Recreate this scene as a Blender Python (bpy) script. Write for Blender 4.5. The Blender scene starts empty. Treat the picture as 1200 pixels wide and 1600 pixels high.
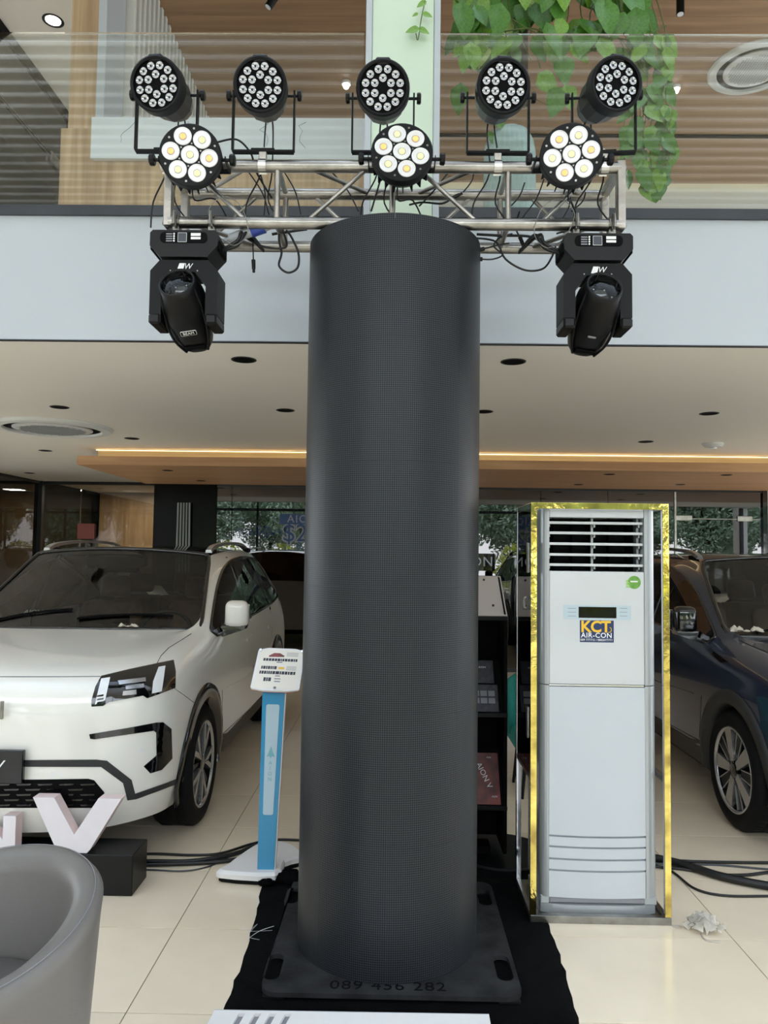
import bpy, bmesh, math, random
from mathutils import Vector, Matrix
from mathutils.bvhtree import BVHTree
R = random.Random(7)
PI = math.pi
SC = bpy.context.scene
COL = SC.collection
# ------------------------------------------------------------------ camera
F = 1177.0; CH = 1.634
yv = Vector((16, -64, -F)).normalized()
zv = Vector((0.012, 1, 0)); zv = (zv - yv * zv.dot(yv)).normalized()
xv = yv.cross(zv)
MC = Matrix((xv, yv, zv))
cam = bpy.data.cameras.new('camera'); cam.sensor_fit = 'VERTICAL'; cam.sensor_height = 36; cam.lens = 36 * F / 1600
cam.clip_start = 0.05; cam.clip_end = 300
camo = bpy.data.objects.new('camera', cam); COL.objects.link(camo)
camo.matrix_world = Matrix.Translation((0, 0, CH)) @ MC.to_4x4()
SC.camera = camo
def ray(px, py):
    return MC @ Vector(((px - 600) / F, (800 - py) / F, -1))
def at(px, py, Y):                       # point of the place on the vertical plane at distance Y
    d = ray(px, py); t = Y / d.y
    return Vector((d.x * t, Y, CH + d.z * t))
def fl(px, py, z=0.0):                   # point of the place on the horizontal plane at height z
    d = ray(px, py); t = (z - CH) / d.z
    return Vector((d.x * t, d.y * t, z))
# ------------------------------------------------------------------ world, lights, exposure
w = bpy.data.worlds.new('sky'); SC.world = w; w.use_nodes = True
nt = w.node_tree; nt.nodes.clear()
out = nt.nodes.new('ShaderNodeOutputWorld'); bg = nt.nodes.new('ShaderNodeBackground')
tc = nt.nodes.new('ShaderNodeTexCoord'); sx = nt.nodes.new('ShaderNodeSeparateXYZ'); cr = nt.nodes.new('ShaderNodeValToRGB')
nt.links.new(tc.outputs['Generated'], sx.inputs[0]); nt.links.new(sx.outputs['Z'], cr.inputs[0])
cr.color_ramp.elements[0].position = 0.0; cr.color_ramp.elements[0].color = (0.95, 0.97, 1, 1)
cr.color_ramp.elements[1].position = 0.9; cr.color_ramp.elements[1].color = (0.62, 0.78, 1.0, 1)
nt.links.new(cr.outputs[0], bg.inputs[0]); nt.links.new(bg.outputs[0], out.inputs[0])
bg.inputs[1].default_value = 4.8
SC.view_settings.view_transform = 'Standard'; SC.view_settings.look = 'None'
SC.view_settings.gamma = 1; SC.view_settings.use_curve_mapping = False
SC.view_settings.exposure = 0.15
SC.cycles.max_bounces = 8; SC.cycles.diffuse_bounces = 4; SC.cycles.glossy_bounces = 4
SC.cycles.transmission_bounces = 6; SC.cycles.transparent_max_bounces = 12
SC.cycles.sample_clamp_indirect = 6; SC.cycles.use_denoising = True
def area(name, loc, rot, sx_, sy_, power, col):
    l = bpy.data.lights.new(name, 'AREA'); l.shape = 'RECTANGLE'; l.size = sx_; l.size_y = sy_; l.energy = power; l.color = col
    o = bpy.data.objects.new(name, l); COL.objects.link(o); o.location = loc; o.rotation_euler = rot
    return o
area('office_fill', (-5.2, 5.6, 5.9), (0, 0, 0), 1.6, 2.4, 90, (1, .97, .92))  # unseen fill lamp added to brighten the upper left rooms
pl_ = bpy.data.lights.new('corridor_spot', 'SPOT'); pl_.spot_size = 2.2; pl_.energy = 160; pl_.shadow_soft_size = .04; pl_.color = (1, .96, .9)
po_ = bpy.data.objects.new('corridor_spot', pl_); COL.objects.link(po_); po_.location = fl(83, 32, 5.93)
area('back_room_fill', (-4.9, 13.9, 2.72), (0, 0, 0), .3, .3, 50, (1, .95, .86))  # unseen fill lamp added to brighten the room behind the left glazing
area('office_fill_2', (-5.2, 8.6, 5.9), (0, 0, 0), 1.2, 1.2, 60, (1, .97, .92))  # second unseen fill lamp, added deeper in the office
# ------------------------------------------------------------------ materials
def srgb(r, g, b):
    f = lambda c: (c / 255 / 12.92) if c / 255 <= 0.04045 else ((c / 255 + 0.055) / 1.055) ** 2.4
    return (f(r), f(g), f(b), 1)
MATS = {}
def mat(name, col, rough=0.5, metal=0.0, spec=0.5, coat=0.0, var=0.0, vscale=5.0, bump=0.0, bscale=60.0, emis=None, estr=0.0, stretch=(1, 1, 1), alpha=1.0, sheen=0.0):
    m = bpy.data.materials.new(name); m.use_nodes = True; t = m.node_tree; b = t.nodes['Principled BSDF']
    col = srgb(*col)
    b.inputs['Base Color'].default_value = col; b.inputs['Roughness'].default_value = rough
    b.inputs['Metallic'].default_value = metal; b.inputs['Specular IOR Level'].default_value = spec
    b.inputs['Coat Weight'].default_value = coat; b.inputs['Coat Roughness'].default_value = 0.03
    b.inputs['Alpha'].default_value = alpha
    if sheen: b.inputs['Sheen Weight'].default_value = sheen
    if emis: b.inputs['Emission Color'].default_value = srgb(*emis); b.inputs['Emission Strength'].default_value = estr
    if var or bump:
        c = t.nodes.new('ShaderNodeTexCoord'); mp = t.nodes.new('ShaderNodeMapping'); mp.inputs['Scale'].default_value = stretch
        t.links.new(c.outputs['Object'], mp.inputs[0])
    if var:
        n = t.nodes.new('ShaderNodeTexNoise'); n.inputs['Scale'].default_value = vscale; n.inputs['Detail'].default_value = 5
        t.links.new(mp.outputs[0], n.inputs['Vector'])
        r = t.nodes.new('ShaderNodeValToRGB')
        r.color_ramp.elements[0].position = 0.3; r.color_ramp.elements[1].position = 0.7
        r.color_ramp.elements[0].color = tuple(c_ * (1 - var) for c_ in col[:3]) + (1,)
        r.color_ramp.elements[1].color = tuple(min(1, c_ * (1 + var * 0.6)) for c_ in col[:3]) + (1,)
        t.links.new(n.outputs['Fac'], r.inputs[0]); t.links.new(r.outputs[0], b.inputs['Base Color'])
    if bump:
        n2 = t.nodes.new('ShaderNodeTexNoise'); n2.inputs['Scale'].default_value = bscale; n2.inputs['Detail'].default_value = 3
        t.links.new(mp.outputs[0], n2.inputs['Vector'])
        bp = t.nodes.new('ShaderNodeBump'); bp.inputs['Strength'].default_value = bump; bp.inputs['Distance'].default_value = 0.004
        t.links.new(n2.outputs['Fac'], bp.inputs['Height']); t.links.new(bp.outputs[0], b.inputs['Normal'])
    MATS[name] = m
    return m
def glass(name, tint, ior=1.5, extra=0.0, rough=0.0):      # thin glazing: tinted see-through plus mirror reflection
    m = bpy.data.materials.new(name); m.use_nodes = True; t = m.node_tree; t.nodes.clear()
    o = t.nodes.new('ShaderNodeOutputMaterial'); mx = t.nodes.new('ShaderNodeMixShader')
    tr = t.nodes.new('ShaderNodeBsdfTransparent'); tr.inputs[0].default_value = tint + (1,)
    gl = t.nodes.new('ShaderNodeBsdfGlossy'); gl.inputs['Roughness'].default_value = rough
    fr = t.nodes.new('ShaderNodeFresnel'); fr.inputs[0].default_value = ior
    ad = t.nodes.new('ShaderNodeMath'); ad.operation = 'ADD'; ad.use_clamp = True; ad.inputs[1].default_value = extra
    t.links.new(fr.outputs[0], ad.inputs[0]); t.links.new(ad.outputs[0], mx.inputs[0])
    t.links.new(tr.outputs[0], mx.inputs[1]); t.links.new(gl.outputs[0], mx.inputs[2]); t.links.new(mx.outputs[0], o.inputs[0])
    MATS[name] = m
    return m
def wood(name, c0, c1, axis=0, sc=1.0, rough=0.45):
    m = bpy.data.materials.new(name); m.use_nodes = True; t = m.node_tree; b = t.nodes['Principled BSDF']
    c = t.nodes.new('ShaderNodeTexCoord'); mp = t.nodes.new('ShaderNodeMapping')
    s = [18 * sc, 18 * sc, 18 * sc]; s[axis] = 0.9 * sc; mp.inputs['Scale'].default_value = s
    t.links.new(c.outputs['Object'], mp.inputs[0])
    n = t.nodes.new('ShaderNodeTexNoise'); n.inputs['Scale'].default_value = 1.0; n.inputs['Detail'].default_value = 7; n.inputs['Distortion'].default_value = 0.6
    t.links.new(mp.outputs[0], n.inputs['Vector'])
    r = t.nodes.new('ShaderNodeValToRGB'); r.color_ramp.elements[0].position = 0.3; r.color_ramp.elements[1].position = 0.68
    r.color_ramp.elements[0].color = srgb(*c0); r.color_ramp.elements[1].color = srgb(*c1)
    t.links.new(n.outputs['Fac'], r.inputs[0]); t.links.new(r.outputs[0], b.inputs['Base Color']); b.inputs['Roughness'].default_value = rough
    MATS[name] = m
    return m
mat('white_paint', (192, 199, 205), 0.55, var=0.02, vscale=1.2)
mat('ceiling_paint', (250, 243, 231), 0.75, var=0.015, vscale=0.8)
mat('wall_white', (228, 228, 224), 0.6)
mat('dark_wall', (9, 9, 10), 0.15, spec=0.12, var=0.2, vscale=2)
mat('tile', (240, 224, 198), 0.16, var=0.06, vscale=2.5, bump=0.02, bscale=5, spec=0.45)
mat('grout', (66, 58, 50), 0.9, var=0.1)
mat('asphalt', (120, 118, 114), 0.9, var=0.15, vscale=3)
mat('black_metal', (11, 12, 14), 0.45, var=0.15, vscale=30, spec=0.22)
mat('black_plastic', (9, 9, 10), 0.36, bump=0.15, bscale=400, spec=0.3)
mat('matte_black', (5, 5, 6), 0.7, spec=0.12, var=0.2, vscale=30)
mat('gloss_black', (8, 8, 10), 0.06, spec=0.6, coat=0.6)
mat('rubber', (11, 11, 12), 0.75, spec=0.2, bump=0.3, bscale=200)
mat('cable', (8, 8, 9), 0.45)
mat('alu', (176, 172, 165), 0.33, metal=1.0, var=0.35, vscale=9, bump=0.25, bscale=60)
mat('alu_clamp', (205, 203, 198), 0.3, metal=1.0, var=0.2, vscale=20)
mat('chrome', (215, 218, 224), 0.08, metal=1.0, bump=0.15, bscale=6)
mat('steel', (150, 148, 142), 0.3, metal=1.0, var=0.3, vscale=14)
mat('gold', (236, 204, 112), 0.10, metal=1.0, bump=0.6, bscale=16, var=0.55, vscale=11)  # mottled colour stands in for uneven reflections on the polished metal
mat('frame_dark', (34, 36, 38), 0.4)
mat('channel_grey', (72, 76, 82), 0.32, metal=0.6, var=0.15, vscale=3)
mat('cloth_black', (6, 6, 7), 1.0, spec=0.1, bump=0.6, bscale=90, var=0.2, vscale=8)
mat('plate_black', (46, 46, 47), 0.6, var=0.6, vscale=9, bump=0.4, bscale=40, spec=0.15)
mat('sofa', (112, 108, 104), 0.42, bump=0.12, bscale=250, var=0.03, vscale=3)
mat('pale_panel', (232, 230, 228), 0.4)
mat('letter_white', (222, 217, 222), 0.5, var=0.02, vscale=20)
mat('letter_pink', (228, 206, 202), 0.6)
mat('ac_white', (206, 209, 211), 0.14, var=0.02, vscale=4, spec=0.5)
mat('ac_white_matte', (198, 203, 208), 0.34, var=0.02, vscale=6)
mat('ac_silver', (176, 180, 182), 0.28, metal=0.35)
mat('ac_grey', (152, 160, 165), 0.35)
mat('display_black', (6, 6, 8), 0.05)
mat('panel_silver', (184, 200, 208), 0.3)
mat('sticker_blue', (24, 48, 92), 0.35)
mat('sticker_green', (104, 160, 62), 0.4, var=0.25, vscale=60)
mat('sticker_green_light', (150, 196, 96), 0.4)
mat('yellow', (238, 190, 50), 0.4)
mat('white_print', (238, 238, 238), 0.4)
mat('grey_print', (140, 140, 145), 0.5)
mat('stand_blue', (66, 152, 196), 0.16, spec=0.6)
mat('stand_white', (232, 230, 228), 0.35)
mat('stand_teal', (116, 178, 188), 0.4)
mat('stand_pale', (184, 208, 220), 0.22, bump=0.1, bscale=40)
mat('paper', (236, 230, 218), 0.35)
mat('red_edge', (176, 60, 62), 0.4)
mat('teal_fabric', (28, 128, 120), 0.8, bump=0.2, bscale=150)
mat('car_white', (238, 236, 229), 0.3, coat=1.0, spec=0.5)
mat('car_blue', (32, 44, 66), 0.25, metal=0.2, coat=1.0)
mat('car_dark', (24, 24, 26), 0.25, coat=1.0)
mat('car_grey', (84, 86, 90), 0.25, coat=1.0)
mat('clad_dark', (44, 44, 46), 0.5)
mat('silver_satin', (190, 190, 192), 0.25, metal=0.8)
mat('lamp_white', (225, 228, 230), 0.2, emis=(225, 232, 240), estr=0.08)
mat('drl_on', (240, 244, 250), 0.2, emis=(235, 240, 255), estr=3.0)
mat('seat_brown', (140, 104, 84), 0.5, bump=0.8, bscale=25, var=0.3, vscale=12)
mat('seat_cream', (170, 146, 118), 0.5, bump=0.6, bscale=25, var=0.15, vscale=12)
mat('dash_dark', (30, 30, 30), 0.5)
mat('led_lens', (190, 192, 196), 0.1, metal=0.85)
mat('led_core', (40, 40, 44), 0.15)
mat('reflector', (236, 236, 238), 0.25, metal=0.25, bump=0.3, bscale=90)
mat('cob_warm', (255, 196, 120), 0.4, emis=(255, 190, 110), estr=0.35)
mat('cob_cool', (250, 246, 168), 0.4, emis=(250, 245, 160), estr=0.35)
mat('blue_plastic', (42, 66, 150), 0.35)
mat('grey_plastic', (176, 180, 186), 0.35)
mat('mint_panel', (218, 236, 216), 0.18, spec=0.6, var=0.04, vscale=2)
mat('marble', (226, 232, 236), 0.25, var=0.03, vscale=3)
mat('marble_vein', (128, 140, 148), 0.4)
mat('vase_glass', (184, 210, 206), 0.25, alpha=0.8)
mat('terracotta', (150, 100, 78), 0.7)
mat('leaf_deep', (78, 130, 44), 0.32, var=0.35, vscale=14, spec=0.5)
mat('leaf_light', (116, 162, 54), 0.32, var=0.3, vscale=14, spec=0.5)
mat('leaf_cream', (176, 196, 120), 0.35, var=0.3, vscale=20)
mat('vine_stem', (96, 110, 56), 0.6)
mat('leaf_tree', (176, 196, 164), 0.5, var=0.5, vscale=2)
mat('leaf_yellow', (222, 226, 96), 0.5, var=0.4, vscale=3)
mat('bark', (78, 66, 54), 0.9, var=0.3, vscale=8)
mat('cove_led', (255, 240, 190), 0.5, emis=(255, 238, 186), estr=3.2)
mat('lamp_glow', (255, 255, 255), 0.5, emis=(255, 250, 240), estr=9.0)
mat('baffle', (196, 186, 170), 0.6)
mat('curtain', (150, 158, 156), 0.8)
mat('crumple', (214, 206, 192), 0.2, alpha=0.75, bump=0.5, bscale=60)
mat('brochure_dark', (46, 46, 58), 0.3, var=0.6, vscale=40)
mat('brochure_red', (124, 58, 54), 0.3, var=0.6, vscale=14)
mat('board_beige', (196, 184, 174), 0.45)
mat('sign_blue', (110, 140, 190), 0.5)
mat('reflected_red', (200, 120, 116), 0.5)  # colour of a reflection in the left glazing
wood('wood_light', (168, 138, 104), (206, 176, 138), axis=2)
wood('wood_soffit', (190, 142, 100), (214, 170, 126), axis=0, sc=0.7)
wood('wood_cove', (206, 184, 142), (222, 202, 162), axis=0, sc=0.7)
wood('wood_upper', (150, 116, 86), (188, 152, 116), axis=0, sc=0.5)
wood('wood_room', (150, 118, 82), (186, 152, 112), axis=2)
glass('glass_rail', (0.96, 0.985, 0.98), 1.5, 0.005)
glass('glass_dark', (0.16, 0.17, 0.17), 1.5, 0.12)
glass('glass_room', (0.6, 0.6, 0.57), 1.5, 0.10)
glass('glass_office', (0.50, 0.54, 0.52), 1.5, 0.05)
glass('glass_car', (0.62, 0.66, 0.64), 1.45, 0.03)
glass('glass_car_side', (0.14, 0.17, 0.30), 1.6, 0.2)  # blue tint stands in for blue reflections on the side windows
glass('lens_clear', (0.94, 0.96, 0.96), 1.4, 0.0)
glass('glass_lamp', (0.75, 0.78, 0.8), 1.45, 0.03)
M = MATS
# LED wall skin: fine square pixel grid wrapped round the cylinder
def led_material():
    m = bpy.data.materials.new('led_skin'); m.use_nodes = True; t = m.node_tree; b = t.nodes['Principled BSDF']
    uv = t.nodes.new('ShaderNodeUVMap'); s = t.nodes.new('ShaderNodeSeparateXYZ'); t.links.new(uv.outputs[0], s.inputs[0])
    def line(src, pitch, wd):
        a = t.nodes.new('ShaderNodeMath'); a.operation = 'DIVIDE'; a.inputs[1].default_value = pitch; t.links.new(src, a.inputs[0])
        f = t.nodes.new('ShaderNodeMath'); f.operation = 'FRACT'; t.links.new(a.outputs[0], f.inputs[0])
        g = t.nodes.new('ShaderNodeMath'); g.operation = 'LESS_THAN'; g.inputs[1].default_value = wd; t.links.new(f.outputs[0], g.inputs[0])
        return g.outputs[0]
    a = line(s.outputs['X'], 1.0, 0.28); c = line(s.outputs['Y'], 1.0, 0.28)
    mx = t.nodes.new('ShaderNodeMath'); mx.operation = 'MAXIMUM'; t.links.new(a, mx.inputs[0]); t.links.new(c, mx.inputs[1])
    r = t.nodes.new('ShaderNodeValToRGB'); r.color_ramp.elements[0].color = srgb(6, 7, 8); r.color_ramp.elements[1].color = srgb(52, 55, 60)
    t.links.new(mx.outputs[0], r.inputs[0]); t.links.new(r.outputs[0], b.inputs['Base Color'])
    b.inputs['Roughness'].default_value = 0.42; b.inputs['Specular IOR Level'].default_value = 0.3
    MATS['led_skin'] = m
led_material()
# ------------------------------------------------------------------ geometry helpers
W = {}                                   # object -> world location of its root when its parts are authored in world space
def wl(p): return W.get(p.name, Vector((0, 0, 0))) if p else Vector((0, 0, 0))
class G:
    def __init__(s): s.v = []; s.f = []; s.sm = []; s.uv = None
    def add(s, vs, fs, smooth=False, T=None):
        b = len(s.v)
        s.v += [(T @ Vector(v)) if T else Vector(v) for v in vs]
        s.f += [tuple(b + i for i in f) for f in fs]; s.sm += [smooth] * len(fs)
        return s
    def box(s, x0, x1, y0, y1, z0, z1, b=0.0, T=None, seg=1):
        if b <= 0:
            vs = [(x, y, z) for z in (z0, z1) for y in (y0, y1) for x in (x0, x1)]
            return s.add(vs, [(0, 2, 3, 1), (4, 5, 7, 6), (0, 1, 5, 4), (2, 6, 7, 3), (0, 4, 6, 2), (1, 3, 7, 5)], False, T)
        bm = bmesh.new(); bmesh.ops.create_cube(bm, size=1)
        for v in bm.verts: v.co = Vector(((x0 + x1) / 2 + v.co.x * (x1 - x0), (y0 + y1) / 2 + v.co.y * (y1 - y0), (z0 + z1) / 2 + v.co.z * (z1 - z0)))
        bmesh.ops.bevel(bm, geom=bm.edges[:], offset=b, segments=seg, profile=0.5, affect='EDGES')
        bm.verts.index_update()
        s.add([v.co.copy() for v in bm.verts], [[v.index for v in f.verts] for f in bm.faces], seg > 1, T); bm.free()
        return s
    def cyl(s, p0, p1, r, r2=None, n=16, caps=True, smooth=True, T=None):
        p0 = Vector(p0); p1 = Vector(p1); r2 = r if r2 is None else r2
        d = (p1 - p0).normalized(); a = d.orthogonal().normalized(); c = d.cross(a)
        ring = lambda p, rr: [p + a * (math.cos(2 * PI * i / n) * rr) + c * (math.sin(2 * PI * i / n) * rr) for i in range(n)]
        A = ring(p0, r); B = ring(p1, r2)
        s.add(A + B, [(i, (i + 1) % n, n + (i + 1) % n, n + i) for i in range(n)], smooth, T)
        if caps: s.add(A, [tuple(reversed(range(n)))], False, T); s.add(B, [tuple(range(n))], False, T)
        return s
    def tube(s, pts, r, n=8, T=None, closed=False, sub=0, flat=None):
        pts = [Vector(p) for p in pts]
        if sub: pts = catmull(pts, sub, closed)
        N = len(pts); rings = []; prev = None
        for i, p in enumerate(pts):
            if closed: d = pts[(i + 1) % N] - pts[i - 1]
            else: d = pts[min(i + 1, N - 1)] - pts[max(i - 1, 0)]
            d = d.normalized() if d.length > 1e-9 else Vector((0, 0, 1))
            if prev is None:
                a = d.orthogonal().normalized()
            else:
                a = prev - d * prev.dot(d)
                a = a.normalized() if a.length > 1e-6 else d.orthogonal().normalized()
            prev = a; c = d.cross(a); rr = r(i / (N - 1)) if callable(r) else r
            rings.append([p + a * (math.cos(2 * PI * k / n) * rr) + c * (math.sin(2 * PI * k / n) * rr) for k in range(n)])
        vs = [v for q in rings for v in q]; fs = []
        for i in range(N if closed else N - 1):
            j = (i + 1) % N
            for k in range(n): fs.append((i * n + k, i * n + (k + 1) % n, j * n + (k + 1) % n, j * n + k))
        s.add(vs, fs, True, T)
        if not closed: s.add(rings[0], [tuple(reversed(range(n)))], False, T); s.add(rings[-1], [tuple(range(n))], False, T)
        return s
    def lathe(s, prof, n=32, T=None, smooth=True, a0=0.0, a1=2 * PI, split=True):
        full = abs(a1 - a0 - 2 * PI) < 1e-6; cols = n if full else n + 1
        for i in range(len(prof) - 1) if split else [None]:
            pr = prof[i:i + 2] if split else prof
            vs = [(q[0] * math.cos(a0 + (a1 - a0) * k / n), q[0] * math.sin(a0 + (a1 - a0) * k / n), q[1]) for q in pr for k in range(cols)]
            fs = []
            for j in range(len(pr) - 1):
                for k in range(n):
                    k2 = (k + 1) % cols
                    fs.append((j * cols + k, j * cols + k2, (j + 1) * cols + k2, (j + 1) * cols + k))
            s.add(vs, fs, smooth, T)
        return s
    def prism(s, poly, z0, z1, T=None, smooth=False):      # outline in XY, extruded along Z
        n = len(poly)
        s.add([(p[0], p[1], z0) for p in poly], [tuple(reversed(range(n)))], False, T)
        s.add([(p[0], p[1], z1) for p in poly], [tuple(range(n))], False, T)
        s.add([(p[0], p[1], z0) for p in poly] + [(p[0], p[1], z1) for p in poly], [(i, (i + 1) % n, n + (i + 1) % n, n + i) for i in range(n)], smooth, T)
        return s
    def sph(s, c, r, n=12, m=8, T=None, sc=(1, 1, 1)):
        vs = []; fs = []
        for j in range(m + 1):
            th = PI * j / m
            for k in range(n):
                ph = 2 * PI * k / n
                vs.append((c[0] + r * sc[0] * math.sin(th) * math.cos(ph), c[1] + r * sc[1] * math.sin(th) * math.sin(ph), c[2] + r * sc[2] * math.cos(th)))
        for j in range(m):
            for k in range(n): fs.append((j * n + k, (j + 1) * n + k, (j + 1) * n + (k + 1) % n, j * n + (k + 1) % n))
        return s.add(vs, fs, True, T)
    def build(s, name, m, parent=None, raw=False):
        me = bpy.data.meshes.new(name)
        off = Vector((0, 0, 0)) if raw else wl(parent)
        me.from_pydata([v - off for v in s.v], [], s.f); me.update()
        me.polygons.foreach_set('use_smooth', s.sm)
        if s.uv:
            u = me.uv_layers.new(name='UVMap')
            for l in me.loops: u.data[l.index].uv = s.uv[l.vertex_index]
        me.materials.append(M[m] if isinstance(m, str) else m)
        o = bpy.data.objects.new(name, me); COL.objects.link(o)
        if parent: o.parent = parent; W[o.name] = off
        return o
def catmull(P, k, closed=False):
    n = len(P); out = []
    for i in range(n if closed else n - 1):
        g = (lambda j: P[j % n]) if closed else (lambda j: P[max(0, min(n - 1, j))])
        a, b, c, d = g(i - 1), g(i), g(i + 1), g(i + 2)
        for j in range(k):
            t = j / k
            out.append(0.5 * ((2 * b) + (c - a) * t + (2 * a - 5 * b + 4 * c - d) * t * t + (3 * b - a - 3 * c + d) * t ** 3))
    if not closed: out.append(P[-1].copy())
    return out
def tag(o, label=None, cat=None, group=None, kind=None):
    if label: o['label'] = label
    if cat: o['category'] = cat
    if group: o['group'] = group
    if kind: o['kind'] = kind
    return o
def thing(name, label, cat, loc=(0, 0, 0), group=None, rz=0.0):
    o = bpy.data.objects.new(name, None); o.empty_display_size = 0.1; COL.objects.link(o)
    o.location = loc; o.rotation_euler.z = rz
    W[o.name] = Vector(loc)
    return tag(o, label, cat, group)
def solo(g, name, m, label, cat, group=None):               # one-mesh thing, origin moved to its base centre
    c = sum(g.v, Vector()) / len(g.v); c.z = min(v.z for v in g.v)
    g.v = [v - c for v in g.v]
    o = g.build(name, m); o.location = c
    return tag(o, label, cat, group)
def struct(g, name, m):
    o = g.build(name, m); o['kind'] = 'structure'; return o
def copy_tree(o, parent=None):
    c = o.copy(); COL.objects.link(c)
    if parent: c.parent = parent
    for ch in o.children: copy_tree(ch, c)
    return c
def rect_xz(x, z, w_, h): return [(x - w_ / 2, z - h / 2), (x + w_ / 2, z - h / 2), (x + w_ / 2, z + h / 2), (x - w_ / 2, z + h / 2)]
# text as real extruded lettering; T maps (x right, y up, z out of the face) into the place
def text_geo(txt, size, depth, T, shear=0.0, align='CENTER', space=1.0, bold=0.0):
    cu = bpy.data.curves.new('t', 'FONT'); cu.body = txt; cu.size = size; cu.extrude = depth / 2; cu.align_x = align; cu.align_y = 'CENTER'
    cu.offset = bold * size; cu.shear = shear; cu.space_character = space; cu.resolution_u = 3
    o = bpy.data.objects.new('t', cu); COL.objects.link(o)
    dg = bpy.context.evaluated_depsgraph_get(); me = o.evaluated_get(dg).to_mesh()
    g = G(); g.add([v.co + Vector((0, 0, depth / 2)) for v in me.vertices], [list(p.vertices) for p in me.polygons], False, T)
    o.evaluated_get(dg).to_mesh_clear(); bpy.data.objects.remove(o); bpy.data.curves.remove(cu)
    return g
def face_T(origin, right, up):                              # frame: x=right, y=up, z=outward (right x up)
    r = Vector(right).normalized(); u = Vector(up).normalized(); n = r.cross(u)
    m = Matrix((r, u, n)).transposed().to_4x4(); m.translation = Vector(origin)
    return m
TF = lambda o: face_T(o, (1, 0, 0), (0, 0, 1))              # faces the camera side (-Y)
# ================================================================== STRUCTURE
ZC, ZS, YS = 2.77, 3.45, 4.0             # lower ceiling, upper floor top, edge of the upper floor
XL, XR, YB = -8.0, 8.0, 10.6
GX = at(237, 900, YB).x; WR = at(1193, 800, YB).x
fb = G().box(XL, XR, -8, 15.2, -0.2, -0.003); floor = struct(fb, 'floor', 'grout')
TX, TY = 1.2, 0.6
tx0, ty0 = -0.928 - 4 * TX, 2.74 - TY
tmesh = None
for i in range(10):
    for j in range(18):
        x = tx0 + i * TX; y = ty0 + j * TY
        if tmesh is None:
            g = G().box(0.0017, TX - 0.0017, 0.0017, TY - 0.0017, -0.012, 0.0, b=0.0006); o = g.build('tile', 'tile', floor); tmesh = o.data
        else:
            o = bpy.data.objects.new('tile', tmesh); COL.objects.link(o); o.parent = floor
        o.location = (x, y, 0)
g = G()
y = ty0 - TY
while y > -8:
    for i in range(10): g.box(tx0 + i * TX + .0015, tx0 + (i + 1) * TX - .0015, y + .0015, y + TY - .0015, -.012, 0)
    y -= TY
g.box(XL, tx0 - .003, -8, 12.9, -.012, 0); g.box(tx0 + 10 * TX + .003, XR, -8, 12.9, -.012, 0)
g.box(tx0, XR, 12.943, 15, -.012, 0)
o = g.build('tile_field', 'tile', floor); o['kind'] = 'stuff'
struct(G().box(-40, 40, -40, -8.01, -0.3, -0.1).box(8.21, 40, -8, 30, -.3, -.1).box(-40, -8.21, -8, 30, -.3, -.1), 'floor_outside', 'asphalt')
struct(G().box(XL, XR, YS + .02, 15.2, ZC, ZS), 'ceiling', 'ceiling_paint')
struct(G().box(XL, XR, YS, YS + .019, ZC - .004, ZS), 'wall_balcony', 'white_paint')
struct(G().box(XL, XR, YS - .002, YS + .03, ZC - .009, ZC - .005), 'trim_1', 'channel_grey')
# outer walls
struct(G().box(XL - .2, XL, -8, 3.6, -.1, 7.2).box(XL - .2, XL, 3.6, 15.2, ZC, 7.2).box(XL - .2, XL, 10.8, 15.2, -.1, 7.2), 'wall_left', 'wall_white')
w8 = struct(G().box(XL - .08, XL - .02, 3.6, 10.8, 0, .06), 'added_window_left', 'frame_dark')  # opening out of view, added so daylight also enters from the left
for k in range(5): G().box(XL - .08, XL - .02, 3.6 + k * 1.75, 3.66 + k * 1.75, 0, ZC).build('mullion', 'frame_dark', w8)
struct(G().box(XR, XR + .2, 3.3, 3.6, -.1, 7.2).box(XR, XR + .2, -8, 3.3, 3.3, 7.2).box(XR, XR + .2, 3.6, 15.2, ZC, ZS).box(XR, XR + .2, 3.6, 15.2, 6.5, 7.2).box(XR, XR + .2, 12.4, 15.2, -.1, 7.2), 'wall_right', 'wall_white')
w7 = struct(G().box(XR + .02, XR + .08, 3.6, 12.4, 0, .06).box(XR + .02, XR + .08, 3.6, 12.4, ZS, ZS + .06), 'added_window_right', 'frame_dark')  # opening out of view, added as daylight fill from the right
for k in range(6): G().box(XR + .02, XR + .08, 3.6 + k * 1.75, 3.66 + k * 1.75, 0, 6.5).build('mullion', 'frame_dark', w7)
struct(G().box(WR + .05, XR, YB, YB + .15, 0, ZC), 'wall_back', 'ceiling_paint')
struct(G().box(XL, XR, 15.21, 15.4, -.1, 7.2), 'wall_far', 'dark_wall')
# black glossy wall at the left of the dark glazing
XB = at(336, 900, YB).x
struct(G().box(GX, XB, YB, YB + .12, 0, ZC).box(GX, GX + .12, YB + .12, 15.2, 0, ZC), 'wall_black', 'dark_wall')
struct(G().box(XB, WR, YB + 1.6, YB + 1.7, 0, ZC), 'wall_behind', 'matte_black')
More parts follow.
